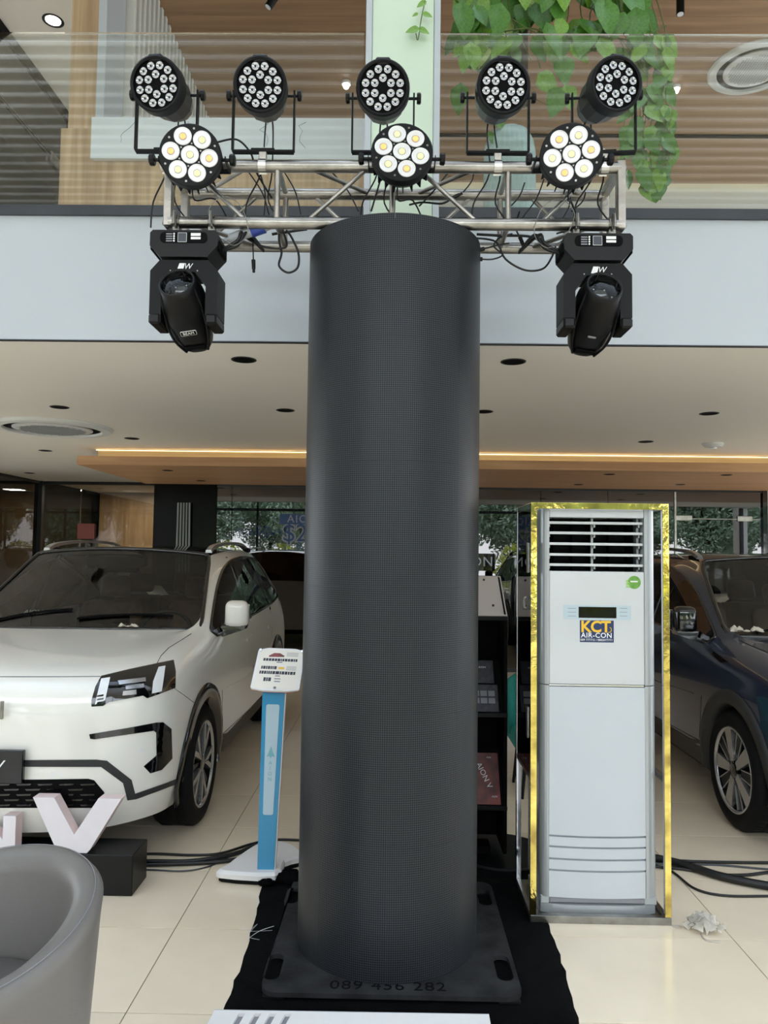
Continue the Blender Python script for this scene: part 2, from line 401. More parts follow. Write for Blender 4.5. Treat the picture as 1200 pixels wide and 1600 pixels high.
# dark glazing: frame with panes
wf = struct(G().box(XB, WR, YB - .01, YB + .05, 0, .05).box(XB, WR, YB - .01, YB + .05, 2.54, 2.60), 'window_1', 'frame_dark')
joints = [XB] + [at(p, 800, YB).x for p in (362, 520, 680, 845, 950, 1055)] + [WR]
for a, b in zip(joints, joints[1:]):
    G().box(a + .004, b - .004, YB + .006, YB + .018, .05, 2.54).build('pane', 'glass_dark', wf)
G().box(joints[-2] - .012, joints[-2] + .012, YB - .012, YB + .03, .05, 2.54).build('door_edge', 'alu_clamp', wf)
G().box(WR - .02, WR + .045, YB - .03, YB + .05, 0, 2.6).build('post', 'gloss_black', wf)
hz = at(1056, 811, YB).z
for xx, w_ in ((at(1068, 811, YB).x, .22), (at(1163, 811, YB).x, .2)):
    G().box(xx - w_ / 2, xx + w_ / 2, YB - .03, YB + .0, hz - .02, hz + .05, b=.004).build('hinge', 'alu_clamp', wf)
G().box(joints[-2] + .02, WR - .05, YB - .004, YB + .02, hz + .0, hz + .012).build('transom_joint', 'alu', wf)
# left glazing and the room behind it
YG = 12.6; XG = at(60, 860, YG).x
wg = struct(G().box(XG - .04, GX, YG, YG + .08, ZC - .05, ZC).box(XG - .04, GX, YG, YG + .08, 0, .06).box(XG - .05, XG + .05, YG - .05, YG + .05, 0, ZC), 'window_2', 'frame_dark')
for a, b in ((XG + .05, at(122, 860, YG).x), (at(122, 860, YG).x + .006, GX)):
    G().box(a, b, YG + .03, YG + .045, .06, ZC - .05).build('pane', 'glass_room', wg)
ws = struct(G().box(XG - .04, XG, YS + .1, YG, ZC - .04, ZC).box(XG - .04, XG, YS + .1, YG, 0, .06), 'window_3', 'frame_dark')
for k in range(5):
    y0 = YS + .1 + k * 1.69
    G().box(XG - .03, XG - .015, y0 + .004, y0 + 1.686, .06, ZC - .04).build('pane', 'glass_dark' if k > 3 else 'lens_clear', ws)  # nearer panes kept clear to pass daylight from the added left opening
struct(G().box(XG - 1.2, XG - 1.1, 10.8, YG, 0, ZC), 'wall_side', 'dark_wall')
struct(G().box(XG - .03, XG + .02, YG + .1, 15, 0, ZC), 'wall_side_room', 'dark_wall')
struct(G().box(XG + .1, GX, 14.9, 15.0, 0, ZC), 'wall_wood', 'wood_room')
# timber soffit with cove light
YF = 8.28; xs = at(120, 725, YF).x
sf = struct(G().box(xs, XR, YF, YB, 2.57, 2.67), 'ceiling_soffit', 'wood_soffit')
G().box(xs + .16, XR, YF + .18, YB, 2.675, 2.762).build('cove_box', 'wood_cove', sf)
G().box(xs + .14, XR, YF + .160, YF + .170, 2.671, 2.674).build('light_strip', 'cove_led', sf)
G().box(xs + .14, XR, YF + .173, YF + .179, 2.755, 2.760).build('light_strip', 'cove_led', sf)
# ------------------------------------------------------------------ upper floor
ZU = 6.4
railL, railR = at(567, 180, YS).x, at(688, 180, YS).x
ch = struct(G().box(XL, XR, YS - .02, YS + .10, ZS, ZS + .055), 'trim_2', 'channel_grey')
rl = struct(G().box(XL, XR, YS + .02, YS + .06, ZS + .05, ZS + .062), 'window_4', 'alu')
zt_ = at(300, 52, YS + .04).z
for a, b in ((XL, -3.02), (-3.01, railL), (railR, 3.4), (3.41, XR)):
    G().box(a, b, YS + .034, YS + .046, ZS + .06, zt_).build('pane', 'glass_rail', rl)
# clad column in front of the floor edge
cx0, cx1 = at(570, 180, 3.9).x, at(687, 180, 3.9).x
cl = struct(G().box(cx0, cx1, 3.9, 3.97, 2.9, 7.0).box(cx0 + .02, cx1 - .02, 3.9, 3.99, 0, 2.9).box(cx0, cx1, 4.10, 4.25, ZS, 7.0), 'wall_column', 'wall_white')
G().box(cx0 + .035, cx1 - .035, 3.885, 3.9, 2.9, 7.0, b=.003).build('frosted_panel', 'mint_panel', cl)
for a, b in ((cx0 + .001, cx0 + .034), (cx1 - .034, cx1 - .001)):
    G().box(a, b, 3.875, 3.9, 2.9, 7.0, b=.003).build('edge_trim', 'white_paint', cl)
# timber pier, finned white wall, timber + marble counter
YP = 5.3
p0, p1 = at(107, 180, YP).x, at(150, 180, YP).x
struct(G().box(p0, p1, YP, YP + .3, ZS, ZU), 'wall_pier', 'wood_light')
struct(G().box(p1, p1 + .06, YP - .01, YP + .35, ZS, ZU), 'trim_3', 'white_paint')
wfn = struct(G().box(p1, p1 + .03, YP + .35, 9.4, ZS, ZU), 'wall_fins', 'wall_white')
yy = YP + .38; k = 0; fm = None
while yy < 9.3:
    if fm is None:
        o = G().box(0, .09, 0, .045, 0, ZU - ZS - .002, b=.004).build('fin', 'wall_white', wfn, raw=True); fm = o.data
    else:
        o = bpy.data.objects.new('fin', fm); COL.objects.link(o); o.parent = wfn
    o.location = (p1 + .031, yy, ZS); yy += .11
m0, m1 = at(142, 220, 5.15).x, at(600, 220, 5.15).x
zm1, zm0 = at(300, 190, 5.15).z, at(300, 248, 5.15).z
t = thing('reception_counter', 'upstairs counter with pale marble top band over light timber front', 'counter', ((p0 + m1) / 2, 5.3, ZS + .003))
G().box(p0 + .001, m1 + .3, 5.19, 5.28, ZS + .003, zm1 - .03).build('timber_front', 'wood_light', t)
mb = G().box(m0, m1 + .3, 5.15, 5.188, zm0, zm1).box(m0, m1 + .3, 5.15, 5.65, zm1, zm1 + .03).build('marble_band', 'marble', t)
for q in range(5):
    x = m0 + .35 + q * .42 + R.uniform(-.1, .1); pts = [(x, 5.1495, zm1 - .0)]
    for s_ in range(5): pts.append((pts[-1][0] + R.uniform(-.06, .07), 5.1495, pts[-1][2] - R.uniform(.02, .06)))
    G().tube(pts, .0022, 4).build('vein', 'marble_vein', mb)
# upper timber ceiling: boards
cu = struct(G().box(p1, XR, 4.25, 9.4, ZU + .03, ZU + .12), 'ceiling_upper', 'frame_dark')
pm = None; yy = 4.25
while yy < 9.39:
    if pm is None:
        o = G().box(p1 + .001, XR, 0, .198, 0, .028, b=.002).build('board', 'wood_upper', cu, raw=True); pm = o.data
    else:
        o = bpy.data.objects.new('board', pm); COL.objects.link(o); o.parent = cu
    o.location = (0, yy, ZU); yy += .2
struct(G().box(p1, XR, 8.31, 8.36, ZU - .02, ZU + .001), 'trim_4', 'matte_black')
struct(G().box(XL, XR, 9.55, 9.7, ZS, 7.2), 'wall_upper_back', 'wall_white')
struct(G().box(p1, XR, 9.40, 9.44, ZU + .005, ZU + .05), 'light_strip_upper', 'cove_led')
struct(G().box(XL, p0, 4.1, 9.5, 6.0, 6.1), 'ceiling_white', 'wall_white')
struct(G().box(XL, XR, 4.1, 9.7, 6.95, 7.05), 'ceiling_top', 'wall_white')
# glazed office at the upper left
oy = at(105, 185, YP); XO = -3.3
wo = struct(G().box(XO - .04, XO, 4.2, 9.4, 5.90, 5.99).box(XO - .04, XO, 4.2, 9.4, ZS, ZS + .08).box(XO - .04, XO, 7.28, 7.36, ZS, 5.9), 'window_5', 'matte_black')
for k in range(3):
    y0 = 4.2 + k * 1.73
    G().box(XO - .03, XO - .018, y0, y0 + 1.725, ZS + .08, 5.9).build('pane', 'glass_office', wo)
G().box(XO - .005, XO + .004, 4.2, 7.28, 5.36, 5.372).build('joint', 'matte_black', wo)
for yq in (5.0, 6.9):
    G().box(XO - .01, XO + .012, yq, yq + .3, 5.30, 5.40, b=.004).build('hinge', 'alu', wo)
struct(G().box(XO - 2.6, XO - 2.5, 4.2, 9.4, ZS, 6), 'wall_office', 'channel_grey')
g = G()
for k in range(16): g.cyl((XO - .35 + .03 * math.sin(k * 2.1), 7.45 + k * .11, ZS + .05), (XO - .35 + .03 * math.sin(k * 2.1), 7.45 + k * .11, 5.8), .06, n=8)
solo(g, 'curtain', 'curtain', 'grey pleated curtain inside the glazed upstairs office', 'curtain')
# atrium roof: open louvres that let the daylight in, and the glazed front behind the camera
lo = struct(G().box(XL, XR, 3.75, 3.9, 6.6, 6.8).box(XL, XR, -8.1, -7.9, 6.5, 6.9).box(-.1, .1, -8, 3.8, 6.7, 6.8), 'ceiling_atrium', 'baffle')
bm_ = None; k = 0; yy = -7.8
while yy < 3.7:
    if bm_ is None:
        o = G().box(XL, XR, 0, .135, 0, .05).build('louvre', 'baffle', lo, raw=True); bm_ = o.data
    else:
        o = bpy.data.objects.new('louvre', bm_); COL.objects.link(o); o.parent = lo
    o.location = (0, yy, 6.6); yy += .21
fr = struct(G().box(XL, XR, -8.06, -7.98, 0, .08).box(XL, XR, -8.06, -7.98, 3.2, 3.3), 'window_6', 'frame_dark')
for k in range(7):
    x = XL + k * 16 / 6
    G().box(x - .04, x + .04, -8.06, -7.98, 0, 6.6).build('mullion', 'frame_dark', fr)
# ------------------------------------------------------------------ ceiling fittings
def downlight(px, py, z, i, lab, Y=None, r=.062, grp='unlit downlights in the lower ceiling'):
    p = fl(px, py, z)
    t = thing('downlight', lab, 'light', (p.x, p.y, z), grp)
    G().lathe([(r, z), (r, z - .003), (r * .86, z - .004), (r * .86, z - .0005)], 24, Matrix.Translation((p.x, p.y, 0))).build('rim', 'frame_dark', t)
    G().lathe([(r * .86, z - .0015), (0, z - .0014)], 24, Matrix.Translation((p.x, p.y, 0))).build('recess', 'matte_black', t)
    return t
dl = [(381, 562, 'black recessed downlight in the white ceiling nearest the left moving head'),
      (802, 565, 'black downlight in the white ceiling right of the dark column, nearest the balcony edge'),
      (93, 636, 'black recessed downlight just above the round ceiling cassette on the left'),
      (446, 641, 'black recessed downlight beside the left edge of the dark column, mid ceiling'),
      (756, 643, 'black recessed downlight peeping out at the right edge of the dark column'),
      (1108, 646, 'black recessed downlight in front of the smoke detector on the right'),
      (206, 685, 'black recessed downlight right behind the round ceiling cassette, near the timber soffit'),
      (1009, 690, 'black recessed downlight to the left of the smoke detector by the timber soffit'),
      (71, 704, 'black recessed downlight between the round cassette and the left glazing'),
      (46, 739, 'black recessed downlight farthest back, at the left glazing corner')]
for i, (a, b, l) in enumerate(dl): downlight(a, b, ZC, i, l, r=.075)
ds = [(262, 735, 'small black downlight in the timber soffit, leftmost of all'), (314, 751, 'small black downlight at the back of the timber soffit, left of the column'),
      (952, 741, 'small black downlight in the timber soffit above the air conditioner, front row'), (1135, 742, 'small black downlight in the timber soffit, rightmost of all'),
      (904, 757, 'small black downlight at the very back of the timber soffit above the air conditioner'), (1063, 757, 'small black downlight at the back of the timber soffit above the glass door')]
for i, (a, b, l) in enumerate(ds): downlight(a, b, 2.57, i, l, r=.065, grp='unlit downlights in the timber soffit')
p = fl(1114, 693, ZC)
t = thing('smoke_detector', 'small round white smoke detector on the lower ceiling at right', 'smoke detector', (p.x, p.y, ZC))
G().lathe([(.10, ZC), (.10, ZC - .015), (.08, ZC - .035), (0, ZC - .045)], 24, Matrix.Translation((p.x, p.y, 0))).build('housing', 'wall_white', t)
G().lathe([(.035, ZC - .04), (.03, ZC - .055), (0, ZC - .056)], 16, Matrix.Translation((p.x, p.y, 0))).build('sensor_cap', 'pale_panel', t)
def cassette(px, py, z, r, lab):
    p = fl(px, py, z); T = Matrix.Translation((p.x, p.y, 0))
    t = thing('ceiling_cassette', lab, 'air conditioner', (p.x, p.y, z))
    G().lathe([(r, z), (r, z - .012), (r * .96, z - .028), (r * .82, z - .034), (r * .80, z - .012)], 48, T).build('outer_ring', 'wall_white', t)
    G().lathe([(r * .80, z - .012), (r * .62, z - .012)], 48, T).build('air_slot', 'matte_black', t)
    G().lathe([(r * .66, z - .015), (r * .66, z - .026), (r * .60, z - .034), (0, z - .036)], 48, T).build('grille_disc', 'pale_panel', t)
    g = G()
    n = 9
    for i in range(-n, n + 1):
        for j in range(-n, n + 1):
            x, y = i * r * .058, j * r * .058
            if math.hypot(x, y) < r * .54: g.box(p.x + x - r * .018, p.x + x + r * .018, p.y + y - r * .018, p.y + y + r * .018, z - .0385, z - .0355)
    o = g.build('grille_holes', 'ac_silver', t); o['kind'] = 'stuff'
cassette(83, 667, ZC, .53, 'round white ceiling cassette above the white car, under the balcony')
cassette(1178, 105, ZU, .42, 'round white ceiling cassette in the upstairs timber ceiling at right')
# upstairs spots
def pendant(px0, py0, px1, py1, Y, lab):
    a, b = at(px0, py0, Y), at(px1, py1, Y)
    t = thing('spot_lamp', lab, 'light', b)
    d = (a - b).normalized()
    G().cyl(b, b + d * .30, .032, n=20).build('cylinder_body', 'black_metal', t)
    G().cyl(b - d * .004, b + d * .002, .026, n=20).build('lens', 'lamp_white', t)
    G().tube([b + d * .30, b + d * .3 + Vector((0, 0, .1)), Vector((b.x + d.x * .3, b.y + d.y * .3, ZU))], .008, 6).build('stem', 'black_metal', t)
pendant(435, -12, 419, 11, 6.0, 'tilted black cylinder spotlight under the upstairs timber ceiling, left')
pendant(1063, -25, 1063, 22, 6.0, 'straight black cylinder spotlight hanging from the upstairs timber ceiling, right')
def bulb(px, py, lab):
    p = fl(px, py, ZU)
    t = thing('ceiling_spot', lab, 'light', (p.x, p.y, ZU))
    G().cyl((p.x, p.y, ZU), (p.x, p.y, ZU - .03), .045, n=16).build('base', 'pale_panel', t)
    G().sph((p.x, p.y, ZU - .045), .03).build('bulb', 'lamp_glow', t)
bulb(541, 128, 'small glowing white ceiling spot upstairs left of the pale green column')
bulb(1056, 135, 'small glowing white ceiling spot upstairs beside the hanging vine')
p = fl(83, 32, 6.0)
t = thing('recessed_spot', 'lit recessed spot in the white ceiling above the glazed office', 'light', (p.x, p.y, 6.0))
G().lathe([(.085, 6.0), (.085, 5.995), (.07, 5.994), (.06, 5.999)], 24, Matrix.Translation((p.x, p.y, 0))).build('rim', 'frame_dark', t)
G().lathe([(.06, 5.997), (.0, 5.996)], 24, Matrix.Translation((p.x, p.y - .0, 0))).build('bulb', 'lamp_glow', t)
# pink panel painting a reflection on the left glazing, curtain by the dark wall
a, b = at(121, 818, YG - .02), at(146, 842, YG - .02)
solo(G().box(a.x, b.x, YG - .012, YG + .0, b.z, a.z), 'reflection_patch', 'reflected_red', 'small pink panel standing for a reflection in the dark glazing behind the white car', 'reflection_patch')
a, b = at(274, 785, YB - .1), at(300, 862, YB - .1)
g = G()
for k in range(5): g.cyl((a.x + .02 + k * .05, YB - .06, .3), (a.x + .03 + k * .04, YB - .06, a.z), .02 - .001 * k, .012, n=8)
solo(g, 'curtain', 'curtain', 'narrow pale curtain hanging before the black wall behind the white car', 'curtain')
# lettering on the front glazing behind the camera, readable from the street (seen mirrored in the back glazing)
def refl(px, py, Yp=28.7): q = at(px, py, Yp); return Vector((q.x, 2 * (YB + .006) - Yp, q.z))
a, b = refl(437, 803), refl(520, 820)
t = thing('window_lettering', 'blue price lettering on the front glazing, mirrored in the dark glass', 'sign', ((a.x + b.x) / 2, a.y, b.z))
G().box(a.x, b.x, a.y, a.y + .01, b.z, a.z, b=.003).build('blue_plate', 'sign_blue', t)
text_geo('AION', .42, .01, TF((refl(462, 812).x + .25, a.y + .022, (a.z + b.z) / 2)), space=1.15).build('brand_letters', 'white_print', t)
c = refl(459, 834)
text_geo('$2', .95, .01, TF((c.x + .05, a.y, c.z))).build('price_digits', 'sign_blue', t)
text_geo('$2', .95, .008, TF((c.x + .05, a.y - .012, c.z)), bold=.05).build('price_outline', 'white_print', t)
text_geo('8', .4, .01, TF((refl(467, 853).x, a.y, refl(467, 853).z))).build('digit', 'sign_blue', t)
c = refl(407, 832)
text_geo('តម្លៃត្រឹមតែ', .40, .01, TF((c.x, a.y, c.z))).build('price_words', 'sign_blue', t)
# ------------------------------------------------------------------ trees outside, seen in the glazing
def leaf_cloud(n, blobs, size, seed):
    rr = random.Random(seed); vs = []; fs = []
    for _ in range(n):
        c, r = rr.choice(blobs)
        while True:
            d = Vector((rr.uniform(-1, 1), rr.uniform(-1, 1), rr.uniform(-1, 1)))
            if d.length < 1: break
        p = Vector(c) + d * r
        a = Vector((rr.uniform(-1, 1), rr.uniform(-1, 1), rr.uniform(-1, 1))).normalized(); b = a.orthogonal().normalized()
        s_ = size * rr.uniform(.6, 1.3); k = len(vs)
        vs += [p - a * s_, p + b * s_ * .4, p + a * s_, p - b * s_ * .4]; fs.append((k, k + 1, k + 2, k + 3))
    return vs, fs
def make_tree(seed, kind):
    rr = random.Random(seed)
    t = thing('street_tree', 'x', 'tree')
    g = G(); h = 2.6
    g.tube([(0, 0, 0), (.05, 0, 1), (-.05, .05, 2), (0, 0, h)], lambda u: .13 - .05 * u, 8, sub=3)
    bl = []
    for k in range(7):
        a = k * 2.4 + rr.random(); e = Vector((math.cos(a) * rr.uniform(.9, 1.7), math.sin(a) * rr.uniform(.9, 1.7), rr.uniform(2.6, 5.2)))
        g.tube([(0, 0, h - .5), Vector((0, 0, h - .5)).lerp(e, .5) + Vector((0, 0, .25)), e], lambda u: .05 - .035 * u, 6, sub=3)
        bl.append((e, rr.uniform(.8, 1.2)))
    bl.append(((0, 0, 4.6), 1.5))
    g.build('trunk', 'bark', t)
    f = G(); bl += [((0, 0, 2.4), 1.3), ((.9, .3, 3.2), 1.2), ((-.9, -.2, 3.2), 1.2)]; vs, fs = leaf_cloud(11000, bl, .12, seed + 5); f.add(vs, fs); f.build('foliage', 'leaf_tree', t)
    return t
tr = [make_tree(3, 0), make_tree(8, 1)]
spots = [(-20 + 5.2 * i, -16.5) for i in range(9)] + [(-17.4 + 5.2 * i, -21.5) for i in range(8)] + [(13.5, -11), (14.2, -5.6), (18.6, -9), (13.4, 0.2), (18.0, 3.5)]
for i, (x, y) in enumerate(spots):
    o = tr[i] if i < 2 else copy_tree(tr[i % 2])
    o['label'] = 'leafy street tree outside, only seen mirrored in the dark glazing'; o['group'] = 'street trees outside the front'
    o.location = (x, y, -.1); o.rotation_euler.z = i * 1.7
sh = None
for i in range(16):
    if sh is None:
        sh = thing('street_shrub', 'yellow green shrub outside, only seen mirrored in the dark glazing', 'shrub', group='shrubs outside the front')
        f = G(); vs, fs = leaf_cloud(1600, [((0, 0, .9), .8), ((.6, .2, 1.1), .7), ((-.6, 0, 1.0), .7), ((0, 0, 1.6), .6)], .08, 77); f.add(vs, fs); f.build('foliage', 'leaf_yellow', sh)
        G().tube([(0, 0, 0), (.02, 0, .5), (0, 0, 1)], .03, 6).build('stem', 'bark', sh)
        o = sh
    else: o = copy_tree(sh)
    o.location = (-19 + (i // 2) * 4.0 + (i % 2) * 2.0, -10.3 - (i % 2) * 2.2, -.1); o.rotation_euler.z = i
# ================================================================== LED COLUMN
CX, CY, CR = -0.012, 3.262, 0.374
ctop, cbot = 2.968, 0.034
t = thing('led_column', 'tall dark cylindrical video screen with fine pixel grid on black plate', 'screen', (CX, CY, cbot))
nz, na = 6, 8; hh = (ctop - cbot) / nz; mm = None
for i in range(nz):
    for j in range(na):
        if mm is None:
            g = G(); seg = 24; a0 = 0.0002 / CR; a1 = 2 * PI / na - 0.0002 / CR; rr_ = [CR, CR - .02]
            vs = []; uv = []
            for r_ in rr_:
                for zz in (0.0002, hh - 0.0002):
                    for k in range(seg + 1):
                        a = a0 + (a1 - a0) * k / seg; vs.append((r_ * math.cos(a), r_ * math.sin(a), zz)); uv.append((a / (2 * PI / na) * 35 + .5, zz / hh * 58 + .5))
            n1 = seg + 1
            fs = [(k, k + 1, n1 + k + 1, n1 + k) for k in range(seg)]
            g.add(vs, fs, True); g.add(vs, [(k, 2 * n1 + k, 2 * n1 + k + 1, k + 1) for k in range(seg)] + [(n1 + k, n1 + k + 1, 3 * n1 + k + 1, 3 * n1 + k) for k in range(seg)] + [(0, n1, 3 * n1, 2 * n1), (seg, 2 * n1 + seg, 3 * n1 + seg, n1 + seg)]); g.uv = uv + uv
            o = g.build('screen_module', 'led_skin', t, raw=True); mm = o.data
        else:
            o = bpy.data.objects.new('screen_module', mm); COL.objects.link(o); o.parent = t
        o.location = (0, 0, i * hh); o.rotation_euler.z = j * 2 * PI / na - PI / 2
G().cyl((CX, CY, ctop - .03), (CX, CY, ctop - .012), CR - .022, n=48).cyl((CX, CY, cbot + .001), (CX, CY, ctop - .03), CR - .05, n=32).build('inner_core', 'matte_black', t)
G().cyl((CX + .004, CY - .14, ctop - .012), (CX + .004, CY - .14, 2.99), .03, n=16).build('mast', 'alu', t)
# base plate with hand slots and phone digits
def rrect(x0, x1, y0, y1, r, n=5):
    P = []
    for cx_, cy_, a0 in ((x1 - r, y0 + r, -PI / 2), (x1 - r, y1 - r, 0), (x0 + r, y1 - r, PI / 2), (x0 + r, y0 + r, PI)):
        for k in range(n + 1):
            a = a0 + PI / 2 * k / n; P.append((cx_ + r * math.cos(a), cy_ + r * math.sin(a)))
    return P
def plate_with_holes(outer, holes, z0, z1):
    bm = bmesh.new(); E_ = []
    for loop in [outer] + holes:
        vs = [bm.verts.new((x, y, z1)) for x, y in loop]
        for a, b in zip(vs, vs[1:] + vs[:1]): E_.append(bm.edges.new((a, b)))
    bmesh.ops.triangle_fill(bm, use_beauty=True, use_dissolve=False, edges=E_)
    ex = bmesh.ops.extrude_face_region(bm, geom=bm.faces[:])
    for v in [e for e in ex['geom'] if isinstance(e, bmesh.types.BMVert)]: v.co.z = z0
    bmesh.ops.recalc_face_normals(bm, faces=bm.faces); bm.verts.index_update()
    g = G(); g.add([v.co.copy() for v in bm.verts], [[v.index for v in f.verts] for f in bm.faces]); bm.free(); return g
zt = .033
A = fl(404, 1553, zt); B = fl(818, 1556, zt)
bx0, bx1, by0 = A.x, B.x, (A.y + B.y) / 2; by1 = by0 + (bx1 - bx0)
t = thing('base_plate', 'square black steel base plate with hand slots under the dark column', 'base', ((bx0 + bx1) / 2, (by0 + by1) / 2, .004))
def slot(px0, py0, px1, py1):
    a = fl(px0, py0, zt); b = fl(px1, py1, zt)
    x0, x1 = sorted((a.x, b.x)); y0, y1 = sorted((a.y, b.y)); return rrect(x0, x1, y0, y1, (x1 - x0) * .48)
sw = .062
def slot_c(px, py, L): c = fl(px, py, zt); return rrect(c.x - sw / 2, c.x + sw / 2, c.y - L / 2, c.y + L / 2, sw * .48)
plate_with_holes(rrect(bx0, bx1, by0, by1, .06), [slot_c(428, 1510, .18), slot_c(457, 1399, .16), slot_c(786, 1512, .18), slot_c(757, 1402, .16)], .016, zt).build('plate', 'plate_black', t)
for x in (bx0 + .01, bx1 - .09):
    for y in (by0 + .005, by1 - .09): G().box(x, x + .08, y, y + .08, .005, .016, b=.002).build('foot', 'rubber', t)
c = fl(606, 1541, zt)
text_geo('089 456 282', .078, .0008, face_T((c.x, c.y, zt), (1, 0, 0), (0, 1, 0)), space=1.1).build('digits', 'matte_black', t)
for px, py in ((384, 1430), (452, 1470), (448, 1502)):
    pass
# black cloth under the plate
def cloth(outline, z, seed, name, lab, cat, grp=None, amp=.006):
    rr = random.Random(seed); P = []
    n = len(outline)
    for i in range(n):
        a, b = Vector(outline[i]), Vector(outline[(i + 1) % n]); m = max(1, int((b - a).length / .05))
        for k in range(m):
            q = a.lerp(b, k / m); P.append((q.x + rr.uniform(-.006, .006), q.y + rr.uniform(-.006, .006)))
    bm = bmesh.new(); vs = [bm.verts.new((x, y, z)) for x, y in P]
    es = [bm.edges.new((a, b)) for a, b in zip(vs, vs[1:] + vs[:1])]
    bmesh.ops.triangle_fill(bm, use_beauty=True, edges=es)
    bmesh.ops.subdivide_edges(bm, edges=[e for e in bm.edges if not e.is_boundary], cuts=1)
    for v in bm.verts:
        if not v.is_boundary: v.co.z += rr.uniform(0, amp)
    bmesh.ops.solidify(bm, geom=bm.faces[:], thickness=-.0015)
    bm.verts.index_update()
    zm = min(v.co.z for v in bm.verts)
    g = G(); g.add([v.co + Vector((0, 0, z - zm)) for v in bm.verts], [[v.index for v in f.verts] for f in bm.faces], True); bm.free()
    return solo(g, name, 'cloth_black', lab, cat, grp)
pl = [(349, 1582), (340, 1600), (905, 1604), (901, 1590), (886, 1530), (868, 1470), (852, 1437), (834, 1425), (818, 1396), (800, 1372), (640, 1350), (452, 1368), (408, 1386), (402, 1420), (388, 1470), (372, 1520)]
cloth([(fl(a, b).x, fl(a, b).y) for a, b in pl], .0008, 4, 'floor_cloth', 'ragged black cloth spread on the tiles under the base plate', 'cloth')
# bunched corner of the cloth
g = G()
b0 = fl(456, 1382)
for i, (dx, dy, r_) in enumerate(((-.12, -.02, .022), (-.05, .02, .03), (.02, 0, .036), (.08, .03, .03), (-.02, .08, .025), (.06, .10, .02))):
    g.sph((b0.x + dx, b0.y + dy, r_ * .8), r_, 12, 8, sc=(2.0, 1.3, .85))
for i, v in enumerate(g.v): v += Vector((R.uniform(-.004, .004), R.uniform(-.004, .004), max(-v.z + .001, R.uniform(-.003, .004))))
solo(g, 'bunched_cloth', 'cloth_black', 'bunched black cloth beside the blue display stand foot', 'cloth')
g = G()
q = fl(395, 1460, .004)
for k in range(2):
    pts = [q + Vector((R.uniform(-.06, .09), R.uniform(-.07, .09), .004)) for _ in range(4)]
    g.tube(pts, .0006, 4, sub=4)
g.tube([fl(386, 1468, .004), fl(405, 1455, .012), fl(428, 1447, zt + .003)], .001, 4, sub=4)
solo(g, 'loose_threads', 'white_print', 'loose pale threads on the black cloth left of the column', 'thread')
# ================================================================== TRUSS
YT, YTB = 3.10, 3.345
x0, x1 = at(257, 340, YT).x, at(976, 345, YT).x
zb, ztp = 3.0165, 3.262
t = thing('lighting_truss', 'silver aluminium box truss carried across the top of the dark column', 'truss', ((x0 + x1) / 2, (YT + YTB) / 2, zb - .025))
cr_ = .0245
for yy in (YT, YTB):
    for zz in (zb, ztp): G().cyl((x0 + .02, yy, zz), (x1 - .02, yy, zz), cr_, n=20).build('chord', 'alu', t)
xs_ = [at(433, 300, YT).x, at(613, 300, YT).x, at(794, 300, YT).x]
for x in xs_:
    for yy in (YT, YTB): G().cyl((x, yy, zb), (x, yy, ztp), .0125, n=12).build('upright', 'alu', t)
    for zz in (zb, ztp): G().cyl((x, YT, zz), (x, YTB, zz), .0115, n=12).build('cross_strut', 'alu', t)
bays = [(x0 + .1, xs_[0] - .12, -1), (xs_[0] + .12, xs_[1] - .10, 1), (xs_[1] + .10, xs_[2] - .12, -1), (xs_[2] + .13, x1 - .12, 1)]
for a, b, s_ in bays:
    za, zb_ = (ztp, zb) if s_ < 0 else (zb, ztp)
    G().cyl((a, YT, za), (b, YT, zb_), .0095, n=10).build('diagonal', 'alu', t)
    G().cyl((a, YTB, zb_), (b, YTB, za), .0095, n=10).build('diagonal', 'alu', t)
    ya, yb_ = (YTB, YT) if s_ < 0 else (YT, YTB)
    G().cyl((a, ya, ztp), (b, yb_, ztp), .0095, n=10).build('diagonal', 'alu', t)
    G().cyl((a, yb_, zb), (b, ya, zb), .0095, n=10).build('diagonal', 'alu', t)
for x in (x0, x1 - .034):
    g = G()
    for yy in (YT, YTB): g.box(x, x + .034, yy - .02, yy + .02, zb - .02, ztp + .028, b=.003)
    for zz in (zb - .02, ztp - .012): g.box(x + .001, x + .033, YT, YTB, zz, zz + .04, b=.003)
    g.build('end_frame', 'alu', t)
    for yy in (YT, YTB):
        for zz in (zb, ztp): G().cyl((x - .006 if x < 0 else x + .034, yy, zz), (x if x < 0 else x + .04, yy, zz), .012, n=8).build('bolt', 'steel', t)
